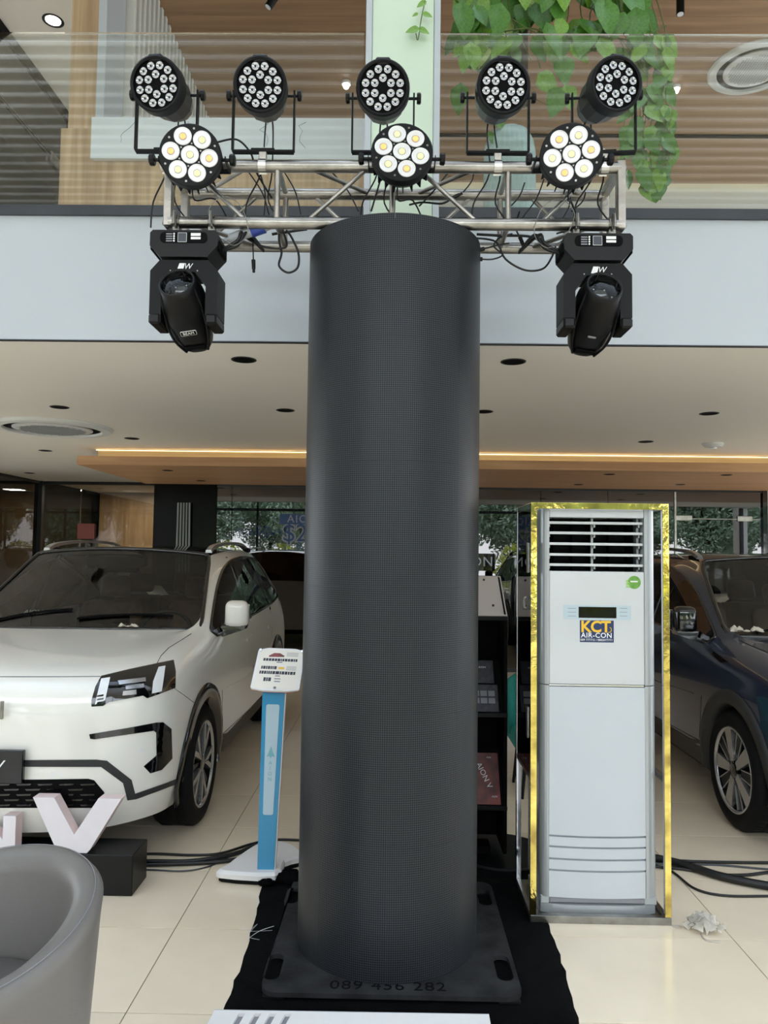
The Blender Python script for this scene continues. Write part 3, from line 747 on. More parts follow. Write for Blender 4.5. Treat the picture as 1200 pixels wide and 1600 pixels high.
# ================================================================== PAR LIGHTS
def frame_dir(yaw, pitch):                                   # local -Y = where the lamp looks
    return Matrix.Rotation(yaw, 4, 'Z') @ Matrix.Rotation(pitch, 4, 'X')
def par18(px, py, yaw, pitch, lab, byaw=0.0, seed=0):
    P = at(px, py, YT); r = .108
    t = thing('par_light', lab, 'stage light', (P.x, P.y, ztp + .025), 'round multi lamp stage lights on top of the truss')
    T = Matrix.Translation(P) @ frame_dir(yaw, pitch) @ Matrix.Rotation(PI / 2, 4, 'X')      # local z -> -Y
    G().lathe([(.0, -.155), (.048, -.155), (.060, -.145), (.088, -.06), (r - .012, .02), (r - .006, .08), (r - .006, .10)], 12, T, smooth=False).build('housing', 'black_plastic', t)
    G().lathe([(r - .006, .07), (r + .002, .075), (r + .002, .128), (r - .004, .132), (r - .012, .128), (r - .012, .118)], 40, T).build('front_ring', 'black_metal', t)
    G().box(-.03, .03, .085, r + .009, .05, .125, b=.006, T=T).build('top_latch', 'black_plastic', t)
    fp = G().lathe([(r - .012, .118), (0, .119)], 40, T).build('face_plate', 'matte_black', t)
    ls = [(.073, 12, .26), (.038, 6, .0)]
    for rad, n, off in ls:
        nn = 12 if rad > .05 else 6
        for k in range(nn):
            a = off + 2 * PI * k / nn + (PI / 2 if nn == 6 else 0)
            c = (rad * math.cos(a), rad * math.sin(a))
            Tl = T @ Matrix.Translation((c[0], c[1], .119))
            le = G().lathe([(.0155, .0005), (.0155, .005), (.013, .006), (.006, .0035), (.0, .003)], 14, Tl).build('lens', 'led_lens', fp)
            G().lathe([(.0052, .0042), (0, .0062)], 8, Tl).build('chip', 'led_core', le)
    # bracket
    hw = r + .022; lw = .011
    B = Matrix.Translation(P) @ Matrix.Rotation(byaw, 4, 'Z')
    zb_ = ztp + .062 - P.z
    g = G()
    for s_ in (-1, 1): g.box(s_ * hw - .0035, s_ * hw + .0035, -.014, .014, zb_ + .004, .018, b=.0008, T=B)
    g.box(-hw, hw, -.014, .014, zb_ - .004, zb_ + .005, b=.001, T=B)
    g.box(-.05, .05, -.013, .013, zb_ + .003, zb_ + .013, b=.002, T=B)
    g.build('bracket', 'black_metal', t)
    for s_ in (-1, 1):
        k = G().cyl((s_ * (r - .01), 0, 0), (s_ * (hw + .018), 0, 0), .006, n=10, T=B)
        for q in range(1): k.lathe([(.0, .012), (.021, .012), (.023, .018), (.023, .026), (.018, .03), (0, .03)], 10, B @ Matrix.Translation((s_ * hw, 0, 0)) @ Matrix.Rotation(s_ * PI / 2, 4, 'Y'), smooth=False)
        k.build('knob', 'black_plastic', t)
    # hook clamp on the chord
    cx_ = P.x
    g = G().box(cx_ - .016, cx_ + .016, YT - .012, YT + .012, ztp + .026, P.z + zb_ + .0, b=.002)
    g.cyl((cx_, YT, P.z + zb_ - .002), (cx_, YT, P.z + zb_ + .02), .006, n=8)
    n = 14; prof = []
    for k in range(n + 1):
        a = -PI * .35 + PI * 1.7 * k / n; prof.append((YT + math.cos(a) * (cr_ + .0035), ztp + math.sin(a) * (cr_ + .0035)))
    for (ya, za), (yb_, zb2) in zip(prof, prof[1:]):
        ny, nz_ = (ya - YT) / (cr_ + .0035), (za - ztp) / (cr_ + .0035); my, mz = (yb_ - YT) / (cr_ + .0035), (zb2 - ztp) / (cr_ + .0035)
        vs = [(cx_ + sx_, y_, z_) for sx_ in (-.016, .016) for y_, z_ in ((ya - ny * .003, za - nz_ * .003), (ya + ny * .003, za + nz_ * .003), (yb_ + my * .003, zb2 + mz * .003), (yb_ - my * .003, zb2 - mz * .003))]
        g.add(vs, [(0, 1, 2, 3), (7, 6, 5, 4), (1, 5, 6, 2), (0, 3, 7, 4), (0, 4, 5, 1), (3, 2, 6, 7)])
    g.build('clamp', 'alu_clamp', t)
    # tail leads
    g = G()
    for s_ in (-.012, .012):
        p_ = T @ Vector((s_, -.03, -.15))
        g.tube([p_, p_ + Vector((s_ * .5, .01, -.07)), Vector((P.x + s_ * 2, YT + .09, ztp + .02)), Vector((P.x + s_ * 4 - .04, YT + .12, ztp - .1)), Vector((P.x + s_ * 8, YT + .12, zb + .03))], .0038, 6, sub=5)
    g.build('lead', 'cable', t)
d = math.radians
par18(262, 149, d(-5), d(13), 'eighteen lamp black stage light at the far left of the truss', d(0))
par18(413, 150, d(2), d(13), 'eighteen lamp black stage light, second from the left on the truss', d(0))
par18(599, 154, d(0), d(14), 'eighteen lamp black stage light at the middle of the truss before the pale green column', d(0))
par18(778, 153, d(3), d(12), 'eighteen lamp black stage light before the hanging plant, second from the right', d(0))
par18(943, 151, d(9), d(10), 'eighteen lamp black stage light at the far right of the truss', d(-6))
def cob(px, py, yaw, pitch, lab, roll=0.0, kside=1, warm=(1, 2, 5)):
    r = .124; Yc = 2.93
    P = at(px, py, Yc) ; P0 = P.copy()
    t = thing('cob_light', lab, 'stage light', (P.x, P.y + .05, P.z - r), 'seven lamp stage lights on the front of the truss')
    T = Matrix.Translation(P) @ frame_dir(yaw, pitch) @ Matrix.Rotation(PI / 2, 4, 'X') @ Matrix.Rotation(roll, 4, 'Z')
    G().lathe([(0, -.105), (r * .72, -.105), (r * .80, -.095), (r * .97, -.05), (r, -.04), (r, -.002), (r - .004, 0)], 40, T).build('housing', 'black_metal', t)
    g = G()
    for k in range(20):
        a = 2 * PI * k / 20; c_, s_ = math.cos(a), math.sin(a)
        Tk = T @ Matrix.Rotation(a, 4, 'Z'); g.box(r * .80, r * .99, -.002, .002, -.095, -.045, T=Tk)
    g.build('cooling_fins', 'matte_black', t)['kind'] = 'stuff'
    fp = G().lathe([(r - .004, 0), (0, .0005)], 40, T).build('face_plate', 'black_metal', t)
    cs = [(0, 0)] + [(.0765 * math.cos(PI / 3 * k + PI / 6 * 0 + .0), .0765 * math.sin(PI / 3 * k)) for k in range(6)]
    for k, (a, b) in enumerate(cs):
        Tl = T @ Matrix.Translation((a, b, .0006))
        le = G().lathe([(.0355, 0), (.0355, .004), (.034, .005), (.030, .002), (.016, .0012), (.0, .0010)], 26, Tl).build('reflector', 'reflector', fp)
        G().lathe([(.0125, .0015), (.0115, .005), (0, .0052)], 16, Tl).build('chip', 'cob_warm' if k in warm else 'cob_cool', le)
        G().lathe([(.016, .0015), (.0135, .0016)], 16, Tl).build('ring', 'grey_print', le)
    g = G()
    for k in range(6):
        a = PI / 3 * k + PI / 6; g.cyl(T @ Vector((.105 * math.cos(a), .105 * math.sin(a), 0)), T @ Vector((.105 * math.cos(a), .105 * math.sin(a), .002)), .0045, n=8)
        g.cyl(T @ Vector((.045 * math.cos(a), .045 * math.sin(a), 0)), T @ Vector((.045 * math.cos(a), .045 * math.sin(a), .0025)), .0035, n=8)
    g.build('screws', 'steel', fp)['kind'] = 'stuff'
    hw = r + .012; B = Matrix.Translation(T @ Vector((0, 0, -.05)))
    bl = (YT - .026) - (P.y + .05)
    g = G()
    for s_ in (-1, 1): g.box(s_ * hw - .002, s_ * hw + .002, -.012, bl, -.011, .011, b=.0008, T=B)
    g.box(-hw, hw, bl - .004, bl, -.011, .011, b=.0008, T=B); g.build('bracket', 'black_metal', t)
    for s_ in (-1, 1):
        k = G().cyl((s_ * (r - .01), 0, 0), (s_ * (hw + .03), 0, 0), .007, n=10, T=B)
        k.lathe([(0, .018), (.021, .018), (.024, .024), (.024, .036), (.018, .04), (0, .04)], 10, B @ Matrix.Translation((s_ * hw, 0, 0)) @ Matrix.Rotation(s_ * PI / 2, 4, 'Y'), smooth=False)
        k.build('knob', 'black_plastic', t)
    xk = P.x; g = G()
    for k in range(14):
        a = 2 * PI * k / 14; a2 = 2 * PI * (k + 1) / 14; ro, ri = cr_ + .007, cr_ + .0008
        vs = [(xk + sx_, YT + math.cos(q) * rr, ztp + math.sin(q) * rr) for sx_ in (-.018, .018) for q, rr in ((a, ri), (a, ro), (a2, ro), (a2, ri))]
        g.add(vs, [(0, 1, 2, 3), (7, 6, 5, 4), (1, 5, 6, 2), (0, 3, 7, 4)])
    g.build('clamp', 'alu_clamp', t)
    g = G(); q = T @ Vector((0, -.05, -.105))
    g.tube([q, q + Vector((0, .03, -.08)), Vector((P.x + .05, YT + .05, ztp - .12)), Vector((P.x + .10, YT + .1, zb + .05))], .0035, 6, sub=5); g.build('lead', 'cable', t)
cob(297, 242, d(5), d(6), 'seven lamp black stage light at the left end of the truss', d(-8), warm=(1, 3, 4))
cob(628, 237, d(0), d(-4), 'seven lamp black stage light at the middle, right above the dark column', d(-15), warm=(2, 4, 6))
cob(893, 241, d(-5), d(6), 'seven lamp black stage light at the right end of the truss', d(10), warm=(1, 3, 5))
# ================================================================== MOVING HEADS
def moving_head(px, s_, lab, lampyaw, text, py=362):
    P = at(px, py, 3.02); P.y = 3.10                                   # centre of the base top
    P.x = at(px, py, 3.02).x
    t = thing('moving_head', lab, 'stage light', (P.x, P.y, P.z), 'moving head stage lights hung under the truss')
    T = Matrix.Translation(P) @ Matrix.Diagonal((.93, 1, 1, 1))
    # base box: chamfered octagon prism in XZ
    prof = [(-.150, -.012), (-.138, 0), (.138, 0), (.150, -.012), (.150, -.066), (.105, -.112), (-.105, -.112), (-.150, -.066)]
    TB = T @ Matrix.Rotation(PI / 2, 4, 'X')
    bs = G().prism(prof, -.085, .085, TB).build('base', 'black_plastic', t)
    for q in (-1, 1): G().box(q * .150 - (.0 if q < 0 else .0) - .008, q * .150 + .008, -.06, .06, -.075, -.03, b=.006, T=T).build('end_handle', 'matte_black', bs)
    TFb = T @ face_T((0, -.085, 0), (1, 0, 0), (0, 0, 1))
    G().prism(rrect(-.105, .105, -.055, -.010, .02), 0, .0022, TFb).build('display_panel', 'matte_black', bs)
    sc = G().prism(rrect(-.026, .014, -.052, -.013, .002), .0022, .0034, TFb).build('screen_border', 'white_print', bs)
    G().prism(rrect(-.0245, .0125, -.0505, -.0145, .002), .0034, .0042, TFb).build('screen', 'channel_grey', sc)
    lb = G().box(.032, .075, -.026, -.014, .0022, .003, T=TFb).box(.032, .075, -.040, -.030, .0022, .0026, T=TFb).build('panel_label', 'white_print', bs)
    for k in range(4):
        G().cyl((-.042, -.018 - k * .0098, .0022), (-.042, -.018 - k * .0098, .0050), .0038, n=10, T=TFb).build('button', 'white_print', bs)
        G().box(-.078, -.050, -.0205 - k * .0098, -.0155 - k * .0098, .0022, .0027, T=TFb).build('button_mark', 'grey_print', bs)
    # yoke: inverted U
    yo = [(-.150, -.345), (-.128, -.378), (-.098, -.378), (-.098, -.225), (-.048, -.170), (.048, -.170), (.098, -.225), (.098, -.378), (.128, -.378), (.150, -.345), (.150, -.165), (.108, -.120), (-.108, -.120), (-.150, -.165)]
    yk = G()
    sec = [yo[0:4] + [(-.150, -.165)][:0], ]
    # build from convex pieces so the caps stay clean
    yk.prism([(-.150, -.345), (-.128, -.378), (-.098, -.378), (-.098, -.225), (-.150, -.165)], -.07, .07, TB)
    yk.prism([(.150, -.345), (.150, -.165), (.098, -.225), (.098, -.378), (.128, -.378)], -.07, .07, TB)
    yk.prism([(-.150, -.165), (-.098, -.225), (-.048, -.170), (-.108, -.120)], -.07, .07, TB)
    yk.prism([(.150, -.165), (.108, -.120), (.048, -.170), (.098, -.225)], -.07, .07, TB)
    yk.prism([(-.108, -.120), (-.048, -.170), (.048, -.170), (.108, -.120)], -.07, .07, TB)
    yk = yk.build('yoke', 'black_metal', t)
    G().cyl((0, 0, -.112), (0, 0, -.122), .06, n=20, T=T).build('turntable', 'matte_black', t)
    for q in (-1, 1):
        G().box(q * .125 - .026, q * .125 + .026, -.078, .074, -.388, -.345, b=.008, T=T).build('yoke_foot', 'black_plastic', yk)
        G().cyl((q * .06, -.0715, -.165), (q * .06, -.0695, -.165), .003, n=8, T=T).build('screw', 'steel', yk)
    # logo
    TL = T @ face_T((.0, -.0705, -.148), (1, 0, 0), (0, 0, 1))
    lg = G().prism([(-.030, -.014), (-.004, -.014), (.004, .014), (-.020, .014)], 0, .0012, TL).build('emblem', 'white_print', yk)
    text_geo('W', .034, .0012, TL @ Matrix.Translation((.016, 0, 0)), shear=.3).build('emblem_letter', 'white_print', yk)
    # head
    H = T @ Matrix.Translation((-s_ * .010, -.01, -.285)) @ Matrix.Rotation(lampyaw, 4, 'Y') @ Matrix.Rotation(d(-30), 4, 'X') @ Matrix.Rotation(PI / 2, 4, 'X')
    prof = [(.0, -.225), (.052, -.225), (.070, -.195), (.088, -.12), (.094, -.04), (.092, .03), (.083, .09), (.080, .115), (.074, .120), (.070, .112)]
    hd = G()
    nseg = 28; vs = []; fs = []
    for (r_, z_) in prof:
        for k in range(nseg):
            a = 2 * PI * k / nseg; e = 3.0 if z_ < .06 else 2.0
            c_, q_ = math.cos(a), math.sin(a); m_ = (abs(c_) ** e + abs(q_) ** e) ** (-1 / e)
            fx = 1.0 + .07 * max(0, min(1, (.08 - z_) / .12)) * (1 if z_ > -.15 else .8); vs.append((r_ * c_ * m_ * fx, r_ * q_ * m_ * 1.05, z_))
    for j in range(len(prof) - 1):
        for k in range(nseg): fs.append((j * nseg + k, j * nseg + (k + 1) % nseg, (j + 1) * nseg + (k + 1) % nseg, (j + 1) * nseg + k))
    hd.add(vs, fs, True, H); hd = hd.build('lamp_head', 'black_plastic', t)
    G().lathe([(.0705, .112), (.069, .06), (.05, .03), (.0, .02)], 28, H, split=False).build('barrel', 'gloss_black', hd)
    G().lathe([(.069, .100), (.045, .108), (.02, .1115), (.0, .112)], 28, H, split=False).build('front_lens', 'lens_clear', hd)
    for k in range(7):
        a = k * .9 + .3; G().sph(H @ Vector((.055 * math.cos(a), .055 * math.sin(a), .052)), .003, 6, 4).build('led', 'lamp_white', hd)
    for q in (-1, 1):
        G().tube([H @ Vector((q * .072, -.03, .10)), H @ Vector((q * .082, -.055, .04)), H @ Vector((q * .086, -.078, -.04)), H @ Vector((q * .076, -.086, -.12)), H @ Vector((q * .05, -.070, -.20))], .006, 6, sub=4).build('side_rib', 'black_metal', hd)
        G().cyl((q * .088, -.01, -.285), (q * .1, -.01, -.285), .035, n=20, T=T).build('pivot', 'matte_black', hd)
    # plate with the word on the belly, tail vent
    TW = H @ face_T((0, -.0955, -.075), (1, 0, 0), (0, -.06, 1))
    TW = H @ Matrix.Translation((0, -.0945, -.07)) @ Matrix.Rotation(PI / 2, 4, 'X')
    TW = H @ Matrix(((1, 0, 0, 0), (0, 0, -1, -.1005), (0, 1, 0, -.07), (0, 0, 0, 1)))
    if text:
        G().prism(rrect(-.036, .036, -.012, .012, .005), -.002, .0010, TW).build('word_plate', 'white_print', hd)
        G().prism(rrect(-.0345, .0345, -.0105, .0105, .004), .0010, .0016, TW).build('word_plate_inner', 'matte_black', hd)
        text_geo('BEAM', .020, .0008, TW @ Matrix.Translation((0, 0, .0017)), space=1.05).build('word', 'white_print', hd)
    else:
        G().prism(rrect(-.018, .018, -.004, .004, .003), -.002, .0012, TW).build('small_badge', 'grey_print', hd)
    G().prism(rrect(-.045, .045, -.012, .03, .003), 0, .004, H @ Matrix(((1, 0, 0, 0), (0, -.45, -.9, -.072), (0, .9, -.45, -.185), (0, 0, 0, 1)))).build('tail_vent', 'matte_black', hd)
    for q in (-1, 1):
        xc = P.x + q * .075 + (.02 if s_ > 0 else -.0)
        g = G()
        for k in range(12):
            a = 2 * PI * k / 12; a2 = 2 * PI * (k + 1) / 12; ro, ri = cr_ + .008, cr_ + .0008
            vs = [(xc + sx_, YT + math.cos(w_) * rr, zb + math.sin(w_) * rr) for sx_ in (-.014, .014) for w_, rr in ((a, ri), (a, ro), (a2, ro), (a2, ri))]
            g.add(vs, [(0, 1, 2, 3), (7, 6, 5, 4), (1, 5, 6, 2), (0, 3, 7, 4)])
        g.box(xc - .014, xc + .014, YT - .02, YT + .02, P.z - .002, zb - cr_, b=.002)
        g.cyl((xc + .0, YT - .034, zb - .03), (xc + .0, YT - .034, zb + .035), .007, n=8)
        g.build('clamp', 'steel', t)
        k = G().box(xc - .004, xc + .004, YT - .055, YT - .03, zb - .03, zb + .03, b=.003, T=Matrix.Identity(4)); k.build('wing_nut', 'steel', t)
    g = G(); e0 = P + Vector((s_ * .14, -.02, -.06))
    for k in range(2):
        g.tube([e0, e0 + Vector((s_ * .07, -.01, .02 + .02 * k)), e0 + Vector((s_ * (.10 - .02 * k), .05, .10)), Vector((P.x + s_ * .27, YTB, zb - .02))], .007, 8, sub=5)
    g.build('lead', 'cable', t)
    # safety wire
    c0 = Vector((P.x + s_ * .12, YT - .02, P.z + .005))
    G().tube([c0, c0 + Vector((-s_ * .03, -.03, .09)), c0 + Vector((s_ * .03, -.035, .15)), c0 + Vector((s_ * .10, -.02, .12)), c0 + Vector((s_ * .13, .0, .02)), c0 + Vector((s_ * .08, -.02, -.05)), c0], .0018, 5, sub=6).build('safety_wire', 'steel', t)
moving_head(288, 1, 'black moving head spotlight hanging under the left end of the truss', d(-8), True, 360)
moving_head(935, -1, 'black moving head spotlight hanging under the right end of the truss', d(8), False, 365)
# ================================================================== CABLES ON THE TRUSS
def cab(pts, r, name, lab, m='cable', sub=6, cat='cable', plug=None, grp=None):
    P = [Vector(p) if len(p) == 3 else p for p in pts]
    g = G().tube(P, r, 7, sub=sub)
    c = sum(P, Vector()) / len(P); c.z = min(p.z for p in P)
    t = thing(name, lab, cat, c, grp)
    g.build('sheath', m, t)
    if plug:
        e = P[-1]; dd = (P[-1] - P[-2]).normalized()
        G().cyl(e - dd * .005, e + dd * .035, .009, .008, n=10).cyl(e + dd * .035, e + dd * .05, .006, n=8).build('plug', 'black_plastic', t)
    return t
a_ = lambda x, y, Y=3.2: at(x, y, Y)
cab([a_(385, 372), a_(410, 385), a_(440, 388), a_(448, 380), a_(438, 350)], .005, 'power_cable', 'black cable sagging from the blue plug under the left truss')
cab([a_(437, 345, 3.15), a_(436, 375), a_(440, 395), a_(436, 415), a_(450, 426), a_(465, 418), a_(466, 395), a_(455, 370), a_(447, 360)], .005, 'power_cable', 'black cable hanging in a teardrop loop left of the column')
cab([a_(393, 340, 3.3), a_(395, 380), a_(396, 408)], .003, 'signal_cable', 'thin black lead with a plug hanging straight down left of the column', plug=True)
cab([a_(745, 372, 3.3), a_(775, 378), a_(790, 405), a_(820, 422), a_(848, 420), a_(862, 402), a_(868, 385)], .0045, 'power_cable', 'black cable hanging in a wide swag right of the column')
cab([a_(812, 330, 3.15), a_(806, 355), a_(813, 372)], .004, 'signal_cable', 'short black lead with a chunky plug under the right truss', plug=True)
cab([a_(800, 365, 3.3), a_(780, 372), a_(772, 385), a_(785, 398), a_(770, 405), a_(752, 405)], .0035, 'signal_cable', 'thin black lead ending in a plug touching the right side of the column', plug=True)
cab([a_(795, 380, 3.3), a_(770, 385), a_(755, 389)], .0035, 'signal_cable', 'thin black lead ending in an upper plug by the right side of the column', plug=True)
cab([a_(340, 222, 3.2), a_(370, 218, 3.2), a_(392, 240, 3.2), a_(400, 268, 3.25), a_(425, 310, 3.3)], .0045, 'power_cable', 'black cable arching from the left seven lamp light over the top chord')
cab([a_(640, 320, 3.25), a_(660, 316, 3.2), a_(690, 318, 3.15), a_(706, 310, 3.15)], .0045, 'power_cable', 'black cable with a thick connector above the right of the column', plug=True)
cab([a_(580, 330, 3.3), a_(590, 296, 3.3), a_(600, 262, 3.25)], .004, 'signal_cable', 'thin black cable rising behind the middle of the truss')
cab([a_(700, 270, 3.3), a_(676, 300, 3.3), a_(655, 322, 3.3)], .004, 'signal_cable', 'thin black cable slanting behind the truss right of the middle lamp')
cab([a_(870, 365, 3.3), a_(900, 350, 3.2), a_(890, 300, 3.25), a_(905, 260, 3.2)], .004, 'signal_cable', 'thin black cable by the right end frame of the truss')
cab([a_(745, 366, 3.32), a_(780, 368, 3.30), a_(830, 370, 3.3), a_(858, 386, 3.25)], .006, 'power_cable', 'thick black cable lying along the lower back chord at the right')
cab([a_(480, 358, 3.3), a_(452, 362, 3.30), a_(425, 366, 3.28)], .006, 'power_cable', 'thick black cable lying along the lower back chord at the left')
for i, (xa, ya, xb, yb_) in enumerate(((388, 268, 420, 335), (404, 262, 412, 340), (440, 262, 470, 335), (512, 262, 560, 330), (740, 262, 724, 300), (820, 285, 790, 330), (850, 280, 812, 345), (888, 300, 880, 340), (915, 300, 893, 330))):
    cab([a_(xa, ya, 3.25), a_((xa + xb) / 2 + 6, (ya + yb_) / 2, 3.27), a_(xb, yb_, 3.25)], .0032, 'signal_cable', ('thin black cable drooping inside the truss, first from the left end', 'thin black cable drooping inside the truss, second from the left end', 'thin black cable drooping inside the truss just right of the left upright', 'thin black cable inside the truss just left of the middle light', 'thin black cable inside the truss just right of the middle light', 'thin black cable crossing behind the right upright of the truss', 'thin black cable sloping down right of the right upright', 'thin black cable below the right seven lamp light, left strand', 'thin black cable below the right seven lamp light, right strand')[i], grp='thin cables inside the truss')
# blue industrial plug
p, q = a_(345, 378, 3.15), a_(425, 350, 3.12); dd = (q - p)
t = thing('industrial_plug', 'grey and blue round industrial plug under the left truss', 'plug', p)
G().cyl(p + dd * .18, p + dd * .60, .020, .023, n=18).build('grey_shell', 'grey_plastic', t)
G().cyl(p + dd * .60, p + dd * .85, .027, n=18).build('blue_collar', 'blue_plastic', t)
G().cyl(p + dd * .85, p + dd * 1.05, .021, .018, n=18).build('grey_tail', 'grey_plastic', t)
G().tube([p + dd * .2, p + dd * .05, p + Vector((-.02, 0, -.01)), p + Vector((-.06, .02, .01))], .009, 8, sub=4).build('lead', 'grey_plastic', t)
# ================================================================== GOLD AND CHROME FRAME
YA = 3.335
ax0, ax1 = fl(829, 1444).x, fl(1048, 1444).x
YA = (fl(829, 1444).y + fl(1048, 1444).y) / 2
za = at(935, 786, YA).z
YAb = YA + .42; tb = .028
t = thing('open_cabinet', 'polished gold and chrome open cabinet frame standing around the floor air conditioner', 'cabinet', ((ax0 + ax1) / 2, (YA + YAb) / 2, 0))
for x in (ax0, ax1 - tb):
    G().box(x + .002, x + tb - .002, YA + .004, YA + tb, 0, za - .001, b=.002).build('post', 'chrome', t)
    G().box(x, x + tb, YA - .001, YA + .004, .034, za, b=.0008).build('gold_facing', 'gold', t)
    G().box(x + .002, x + tb - .002, YAb - tb, YAb, 0, za - .001, b=.002).build('post', 'chrome', t)
    G().box(x + .002, x + tb - .002, YA + tb, YAb - tb, za - tb, za - .001, b=.002).build('side_rail', 'chrome', t)
    G().box(x + .002, x + tb - .002, YA + tb, YAb - tb, 0.001, tb, b=.002).build('side_rail', 'steel', t)
    G().box(x + .002, x + tb - .002, YA + tb, YAb - tb, .615, .64, b=.002).build('side_rail', 'steel', t)
G().box(ax0 + tb, ax1 - tb, YA - .001, YA + .004, za - tb, za, b=.0008).build('gold_facing', 'gold', t)
G().box(ax0 + tb, ax1 - tb, YA + .0045, YA + tb, za - tb, za - .001).build('top_rail', 'chrome', t)
G().box(ax0 + tb - .002, ax1 - tb + .002, YAb - tb, YAb, za - tb, za - .001).build('top_rail', 'chrome', t)
G().box(ax0 + .001, ax1 - .001, YA - .002, YA + tb, .0, .032, b=.001).build('bottom_rail', 'steel', t)
G().box(ax0 + tb, ax1 - tb, YA + tb, YAb - .002, .004, .012).build('bottom_tray', 'steel', t)
for z in (1.62, .86): G().box(ax0 - .001, ax0 + .006, YA + .08, YA + .11, z - .07, z + .07, b=.002).build('hinge', 'alu_clamp', t)
G().tube([(ax0 - .001, YA + .10, 1.385), (ax0 - .012, YA + .10, 1.39), (ax0 - .012, YA + .10, 1.43), (ax0 - .001, YA + .10, 1.435)], .007, 8, sub=5).build('handle', 'steel', t)
G().box(ax0 + .004, ax0 + .010, YA + tb, YAb - tb, .64, za - tb).build('side_glass', 'lens_clear', t)
# ================================================================== FLOOR AIR CONDITIONER
Yc = YA + .05
zc = lambda y, x=935: at(x, y, Yc).z
u0, u1 = at(845, 1100, Yc).x, at(1027, 1100, Yc).x
v0, v1 = at(858, 1100, Yc).x, at(1008, 1100, Yc).x
zb0, zt0 = .034, zc(796)
t = thing('air_conditioner', 'tall white floor standing air conditioner inside the gold frame', 'air conditioner', ((u0 + u1) / 2, Yc + .15, .012))
Ym = zc(1071)
def sidecol(x0, x1, z0, z1, nm, m, flip):
    pts = []; n = 6
    for k in range(n + 1):
        a = PI / 2 * k / n; pts.append((x1 - (x1 - x0) * math.sin(a) if not flip else x0 + (x1 - x0) * math.sin(a), Yc + .045 - .045 * math.cos(a)))
    pts += [(pts[-1][0], Yc + .32), (pts[0][0], Yc + .32)]
    return G().prism(pts, z0, z1, smooth=False).build(nm, m, t)
for (z0, z1) in ((zc(1403), Ym - .002), (Ym + .002, zt0)):
    sidecol(u0, v0, z0, z1, 'side_pillar', 'ac_silver', False); sidecol(v1, u1, z0, z1, 'side_pillar', 'ac_silver', True)
G().box(v0, v1, Yc + .30, Yc + .32, zb0, zt0).box(u0 + .02, u1 - .02, Yc + .05, Yc + .32, zt0 - .003, zt0 + .004).build('back_panel', 'ac_silver', t)
zg0, zg1 = zc(893), zc(809)
up = G().box(v0 + .001, v1 - .001, Yc + .0, Yc + .04, Ym + .004, zg0, b=.003).build('upper_panel', 'ac_white', t)
G().box(v0 + .001, v1 - .001, Yc + .0, Yc + .04, zg1, zt0, b=.003).build('top_trim', 'ac_white', t)
G().box(v0 + .001, v1 - .001, Yc + .008, Yc + .03, Ym - .006, Ym + .002, b=.001).build('chrome_strip', 'chrome', t)
# grille
gr = G().box(v0 + .001, v1 - .001, Yc + .16, Yc + .165, zg0, zg1).build('grille', 'matte_black', t)
for k in range(5):
    x = v0 + (v1 - v0) * (k + .5) / 5; G().box(x - .001, x + .001, Yc + .11, Yc + .155, zg0, zg1).build('rear_vane', 'matte_black', gr)
for k in range(5):
    z = zc((816, 832, 849, 866, 882)[k] + 1)
    G().box(v0 + .002, v1 - .002, Yc + .012, Yc + .055, z - .0065, z + .0055, b=.0015).build('slat', 'ac_white', gr)
    for xx in (v0 + .008, (v0 + v1) / 2, v1 - .012):
        G().box(xx - .005, xx + .003, Yc + .035, Yc + .06, z - .020, z - .003, b=.001).build('slat_clip', 'ac_silver', gr)
for xx in ((v0 + v1) / 2 - .006, v1 - .012, v0 + .004):
    G().box(xx - .005, xx + .005, Yc + .06, Yc + .075, zg0, zg1).build('linkage', 'ac_silver', gr)
# lower panel with curved grooves
lz = [Ym - .008]
ys_ = [1305, 1322, 1341, 1359]
zs_ = [zc(y) for y in ys_]
def lowpanel(z1, z0, proud, nm='lower_panel'):
    n = 12; vs = []; 
    for k in range(n + 1):
        f = k / n; x = v0 + .001 + (v1 - v0 - .002) * f; sg = .006 * (1 - (2 * f - 1) ** 2)
        for y, z, s in ((Yc + proud, z0, 1), (Yc + proud, z1, 1 if z1 < lz[0] - .01 else 0), (Yc + .04, z1, 1 if z1 < lz[0] - .01 else 0), (Yc + .04, z0, 1)):
            vs.append((x, y, z - sg * s))
    fs = []
    for k in range(n):
        for j in range(4): a, b = k * 4 + j, k * 4 + (j + 1) % 4; fs.append((a, a + 4, b + 4, b))
    fs += [(3, 2, 1, 0), (n * 4, n * 4 + 1, n * 4 + 2, n * 4 + 3)]
    g = G(); g.add(vs, [tuple(reversed(f)) for f in fs])
    return g.build(nm, 'ac_white_matte', t)
zz = [Ym - .008] + zs_ + [zc(1403)]
for k in range(5):
    lowpanel(zz[k] - (.009 if k else 0), zz[k + 1], .0 + .001 * k, 'lower_panel' if k == 0 else 'louvre_band')
G().box(v0 + .002, v1 - .002, Yc + .014, Yc + .05, zc(1412), zc(1300)).build('groove_back', 'ac_grey', t)
G().box(v0 + .002, v1 - .002, Yc + .010, Yc + .04, zc(1414), zc(1403) - .003, b=.006).build('foot_recess', 'grey_print', t)
n = 10; pts = [(u0 + .001, Yc + .32), (u0 + .001, Yc + .05)]
for k in range(n + 1): f = k / n; pts.append((u0 + .006 + (u1 - u0 - .012) * f, Yc + .03 - .032 * (1 - (2 * f - 1) ** 4)))
pts += [(u1 - .001, Yc + .05), (u1 - .001, Yc + .32)]
G().prism(list(reversed(pts))[::-1], zb0 - .02, zc(1415)).build('base', 'ac_silver', t)
for a, b in ((u0 + .003, v0 + .004), (v1 - .004, u1 - .003)): G().box(a, b, Yc + .014, Yc + .3, zc(1415), zc(1402), b=.003).build('base', 'ac_silver', t)
